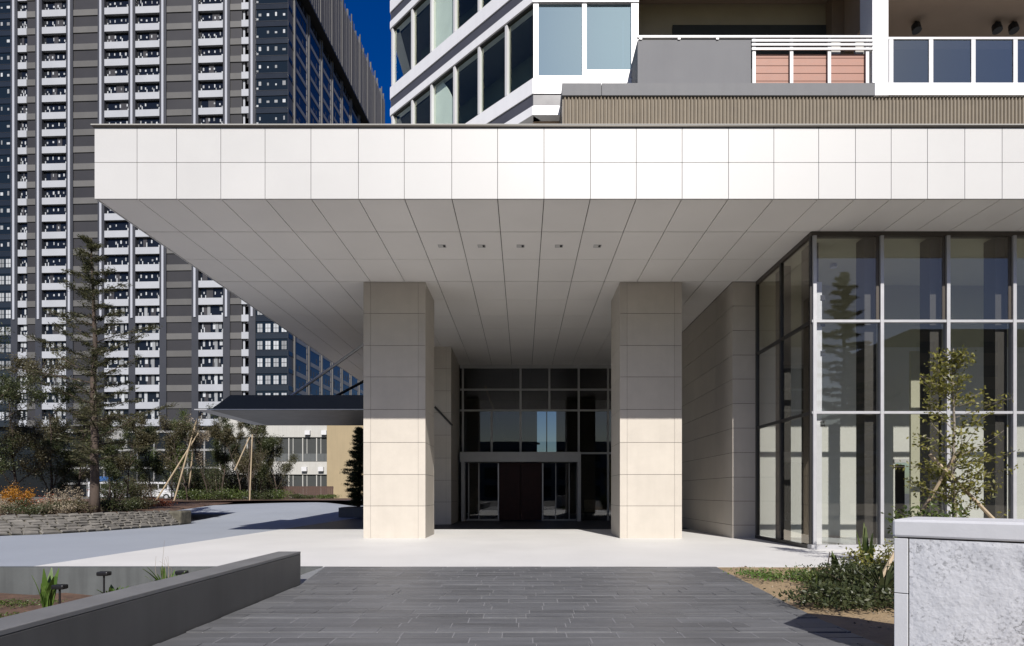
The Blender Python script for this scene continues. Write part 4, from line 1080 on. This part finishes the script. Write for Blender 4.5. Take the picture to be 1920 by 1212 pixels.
# dark conifer and shadow step made as a dark box, beside the left column
DY = 38.0
m = thing('shadow_step_box', (P(662, DY), DY, 0), 'dark low box put in for the shadow step left of the front column', 'planter')
q = MB(); q.box(P(640, DY), P(640, DY) + 3.2, DY - .6, DY + 1.6, .0, .62); q.build('box', 'dark_stone', m, bevel=.02)
q = MB(); q.box(P(640, DY) + .12, P(640, DY) + 3.08, DY - .48, DY + 1.48, .60, .64); q.build('soil', 'soil', m)
conifer('hedge_conifer', (P(668, DY), DY + .4, .62), 5.0, 'narrow dark evergreen in the shade beside the left front column', 15, lmax=1.15, r0=.10, density=4.0, first=.04, lsize=.12, leafm='leaf_dark')

# vehicles half hidden behind the planting
def car(loc, label, blue=False):
    t_ = thing('parked_van', loc, label, 'van', 'vans parked behind the planting')
    x, y, z = loc
    m = MB(); m.box(x - 2.0, x + 2.0, y - .85, y + .85, z + .30, z + 1.0); m.box(x - 2.0, x + 1.45, y - .80, y + .80, z + 1.003, z + 1.85); m.build('body', 'car_white', t_, bevel=.10)
    m = MB()
    for a, c in ((-1.8, -.75), (-.65, .35), (.45, 1.3)): m.box(x + a, x + c, y - .815, y + .815, z + 1.15, z + 1.65)
    m.build('window', 'car_glass', t_)
    for a in (-1.25, 1.25):
        for s_ in (-.86, .66):
            m = MB(); m.tube([(x + a, y + s_, z + .32), (x + a, y + s_ + .2, z + .32)], .32, 16); w_ = m.build('wheel', 'rubber', t_)
            m = MB(); m.tube([(x + a, y + s_ - .01, z + .32), (x + a, y + s_ + .21, z + .32)], .18, 12); m.build('rim', 'aluminium', w_)
    m = MB(); m.box(x - 2.02, x - 1.98, y - .75, y - .55, z + .8, z + 1.1); m.build('tail_light', 'lamp_red', t_)
    if blue: m = MB(); m.box(x - 1.0, x + 1.2, y - .83, y + .83, z + 1.86, z + 2.35); m.build('roof_box', 'car_blue', t_, bevel=.06)
car((P(212, 62), 62, .8), 'white van with a blue load on its roof right of the conifer trunk', True)
car((P(298, 64), 64, .8), 'plain white van behind the reddish shrub and the pole tripod')

# plants and spot lights in the sunken bed
def blade_plant(name, base, n, h, label, seed, leafm='leaf_bright', wid=.05, lean=.5, cat='plant'):
    rng = random.Random(seed); t_ = thing(name, base, label, cat)
    m = MB()
    for k in range(n):
        az = rng.uniform(0, 6.28); L = h * rng.uniform(.55, 1.05); ln = lean * rng.uniform(.2, 1.1)
        u_ = Vector((math.cos(az), math.sin(az), 0)); s_ = Vector((-u_.y, u_.x, 0)); b_ = Vector(base) + u_ * rng.uniform(0, .05)
        pr_ = None
        for i in range(6):
            t2 = i / 5; c_ = b_ + u_ * (ln * L * t2 ** 1.6) + Vector((0, 0, L * (t2 - .28 * ln * t2 ** 2))); wv = wid * (math.sin(math.pi * min(.98, .12 + t2 * .88))) * .5 + .002
            cur = (c_ - s_ * wv, c_ + s_ * wv + Vector((0, 0, .008)))
            if pr_: m.poly([pr_[0], pr_[1], cur[1], cur[0]])
            pr_ = cur
    o = m.build('leaves', leafm, t_); so_ = o.modifiers.new('thickness', 'SOLIDIFY'); so_.thickness = .003
    return t_
blade_plant('garden_plant', (P(88, 10.3), 10.3, -.5), 11, .74, 'tall bright green strappy plant beside a black spotlight in the sunken bed', 5, wid=.13, lean=.25)
blade_plant('garden_plant', (P(212, 11.2), 11.2, -.5), 14, .36, 'small round leaved plant beside the rear spotlight in the sunken bed', 6, wid=.11, lean=.7)
blade_plant('garden_plant', (P(312, 11.4), 11.4, -.45), 22, .66, 'arching green plant with thin seed stalks next to the parapet wall', 7, wid=.07, lean=.6)
q = bpy.data.objects['garden_plant.002']; m = MB(); rs = random.Random(2)
for k in range(6):
    bx = P(308, 11.4) + rs.uniform(-.1, .1); m.tube([(bx, 11.4, -.45), (bx + rs.uniform(-.08, .05), 11.4, .1), (bx + rs.uniform(-.2, .1), 11.4, rs.uniform(.2, .62))], [.004, .003, .002], 4)
m.build('stalks', 'leaf_dry', q)
def spot(loc, h, label):
    t_ = thing('garden_spotlight', loc, label, 'spotlight', 'black spike spotlights in the sunken bed'); x, y, z = loc
    m = MB(); m.tube([(x, y, z - .05), (x, y, z + h)], .016, 8); m.build('spike', 'black_metal', t_)
    m = MB(); m.box(x - .10, x + .10, y - .07, y + .07, z + h, z + h + .075); m.build('head', 'black_metal', t_, bevel=.02)
    m = MB(); m.box(x - .085, x + .085, y + .071, y + .076, z + h + .01, z + h + .065); m.build('lens', 'car_glass', t_)
spot((P(112, 10.1), 10.1, -.5), .42, 'black spike spotlight close behind the strappy green plant')
spot((P(195, 11.0), 11.0, -.5), .52, 'black spike spotlight in front of the concrete retaining wall')
spot((P(341, 11.6), 11.6, -.5), .46, 'black spotlight whose head just shows above the parapet coping')
m = MB(); rs = random.Random(9)
nr = np.random.default_rng(5); c_ = np.stack([nr.uniform(-11, -8.0, 9000), nr.uniform(8.0, 11.2, 9000), np.full(9000, -.47)], 1)
k_ = (np.sin(c_[:, 0] * 2.1 + c_[:, 1] * 1.3) + np.sin(c_[:, 1] * 2.7 - c_[:, 0])) > .35; c_ = c_[k_]; c_[:, 2] += nr.uniform(0, .05, len(c_))
tag(leaves('ground_cover', 'leaf_green', c_, .032, None, nr, aspect=.7), kind='stuff')

# right-hand bed: shrubs, canes, staked young tree
shrub('shrub', (P(1618, 8.9), 8.9, .05), 1.4, .52, 'dense dark green shrub in front of the granite wall block', 130, 'leaf_dark', 4200, .075, clumps=30, aspect=.35)
shrub('shrub', (P(1560, 9.6), 9.6, .05), 1.5, .34, 'low spreading green shrub at the edge of the slate path', 131, 'leaf_green', 2400, .06, clumps=26, aspect=.4)
shrub('shrub', (P(1480, 10.4), 10.4, .05), 1.5, .16, 'mat of creeping green plants near the far corner of the path', 132, 'leaf_bright', 1300, .05, clumps=24, aspect=.5)
shrub('shrub', (P(1655, 9.9), 9.9, .05), 1.2, .75, 'taller brownish green shrub half hidden by the granite wall', 133, 'leaf_yellow', 1800, .07, clumps=22, aspect=.4)
shrub('shrub', (P(1590, 8.0), 8.0, .05), 1.5, .30, 'deep green shrub lying in the shadow of the granite wall', 134, 'leaf_dark', 2600, .07, clumps=26, aspect=.4)
blade_plant('spiky_plant', (P(1625, 10.0), 10.0, .05), 9, .95, 'upright leafy sprig rising above the dark shrub', 8, 'leaf_green', .09, .25)
blade_plant('spiky_plant', (P(1575, 9.3), 9.3, .05), 10, .62, 'broad leaved plant left of the upright sprig', 9, 'leaf_green', .12, .6)
m = MB(); m.tube([(P(1545, 9.4), 9.4, .04), (P(1556, 9.4), 9.4, hz(1035, 9.4))], [.016, .006], 6)
tag(m.build('bamboo_cane', 'bark'), 'thin dark cane leaning in the low green shrub', 'cane')
m = MB(); m.tube([(P(1634, 8.6), 8.6, hz(1118, 8.6)), (P(1678, 8.9), 8.9, hz(1036, 8.9))], .028, 8)
tag(m.build('wooden_stake', 'stake_wood'), 'pale wooden stake slanting out of the dark shrub', 'stake')

blade_plant('spiky_plant', (P(1530, 8.9), 8.9, .05), 14, .34, 'low tuft of narrow leaves at the front of the shrubs by the path', 10, 'leaf_green', .035, .8)
blade_plant('spiky_plant', (P(1655, 8.3), 8.3, .05), 16, .55, 'dense tuft of narrow leaves against the granite wall corner', 11, 'leaf_dark', .05, .6)
nr = np.random.default_rng(15); c_ = np.stack([nr.uniform(3.7, 7.5, 1500), nr.uniform(6.5, 12.2, 1500), np.zeros(1500)], 1)
c_ = c_[c_[:, 0] > 3.6 + .082 * np.maximum(0, c_[:, 1] - 7.6)]; c_[:, 2] = [sand_h(a, b_) + .006 for a, b_ in c_[:, :2]]
tag(leaves('leaf_litter', 'leaf_dry', c_, .05, None, nr, aspect=.5, flat=.8), kind='stuff')
YT = 11.5
def young_right():
    rng = random.Random(77); nr = np.random.default_rng(77); base = (P(1788, YT), YT, .05)
    t_ = thing('young_tree', base, 'young yellow green tree on crossed stakes before the glass lobby', 'tree')
    tr_ = MB(); H = hz(655, YT)
    pts = [(base[0] + .03 * math.sin(i * 1.3), YT + .03 * math.cos(i), .0 + H * i / 9) for i in range(10)]
    tr_.tube(pts, [.045 * (1 - .88 * i / 9) + .004 for i in range(10)], 8); tr_.build('trunk', 'bark_pale', t_, smooth=True)
    lm = MB(); cen = []
    for k in range(84):
        u = rng.uniform(.10, .97); i = min(8, int(u * 9)); s_ = Vector(pts[i]).lerp(Vector(pts[i + 1]), u * 9 - i); az = rng.uniform(0, 6.28)
        Ln = (.95 if u < .75 else .95 * (1 - (u - .75) / .27)) * rng.uniform(.45, 1.05) + .1
        ps, rs_ = limb(rng, s_, (math.cos(az), math.sin(az), rng.uniform(.1, .9)), Ln, .011, 5, .03, .22); lm.tube(ps, rs_, 4, cap=False)
        for a_ in range(2, 6):
            for q_ in range(rng.randint(8, 18)): cen.append(tuple(ps[a_ - 1].lerp(ps[a_], rng.random()) + Vector((rng.gauss(0, .055), rng.gauss(0, .055), rng.gauss(0, .05)))))
    lm.build('limbs', 'bark_pale', t_); leaves('crown', 'leaf_yellow', cen, .078, t_, nr, aspect=.5)
young_right()
stake_set('tree_stake', [(sp_(1864, 975, 11.2), sp_(1743, 852, 11.6)), (sp_(1720, 975, 11.9), sp_(1790, 855, 11.45))], 'pair of pale poles crossed against the young yellow green tree', .035)
shrub('shrub', (P(1745, 11.2), 11.2, .05), 1.1, 1.55, 'dark leafy bush left of the crossed poles behind the granite wall', 140, 'leaf_green', 2000, .085, clumps=20)

# tree across the street that mirrors in the lobby glass
conifer('conifer_tree', (22.5, -10, 0), 17.0, 'broad conifer across the street, mirrored in the lobby glass', 16, lmax=3.9, r0=.3, density=1.6, first=.10, lsize=.30)

O = thing('office_block', (95, -70, 0), 'tall olive office block across the street, mirrored in the right lobby bays', 'building')
m = MB(); m.box(65, 130, -90, -70, 0, 29); m.build('wall', 'beige_paint', O)
for k in range(12):
    m = MB()
    for z in (1.2, 5.0, 9.0, 13.0, 17.0, 21.0, 25.0): m.box(66 + k * 5.3, 69 + k * 5.3, -70.001, -69.95, z, z + 1.9)
    m.build('window', 'tower_glass', O)
O = thing('shop_terrace', (10, -70, 0), 'long low grey terrace across the street, mirrored in the entrance and lobby glass', 'building')
m = MB(); m.box(-60, 62, -84, -70, 0, 13); m.build('wall', 'podium_wall', O)
for k in range(22):
    m = MB()
    for z in (.6, 4.6, 8.6): m.box(-58 + k * 5.5, -54.2 + k * 5.5, -70.001, -69.95, z, z + 2.6)
    m.build('window', 'tower_glass', O)
for i, (x, y, H, lab) in enumerate(((8, -34, 7.5, 'leafy street tree opposite the entrance, left of its row, seen mirrored'), (15, -38, 8.5, 'leafy street tree opposite the entrance, middle of its row, seen mirrored'), (31, -36, 8.0, 'leafy street tree opposite the entrance, right of its row, seen mirrored'))):
    broadleaf('street_tree', (x, y, 0), H, .8, lab, 160 + i, 'leaf_brown', 4000, .28, .12, 3)
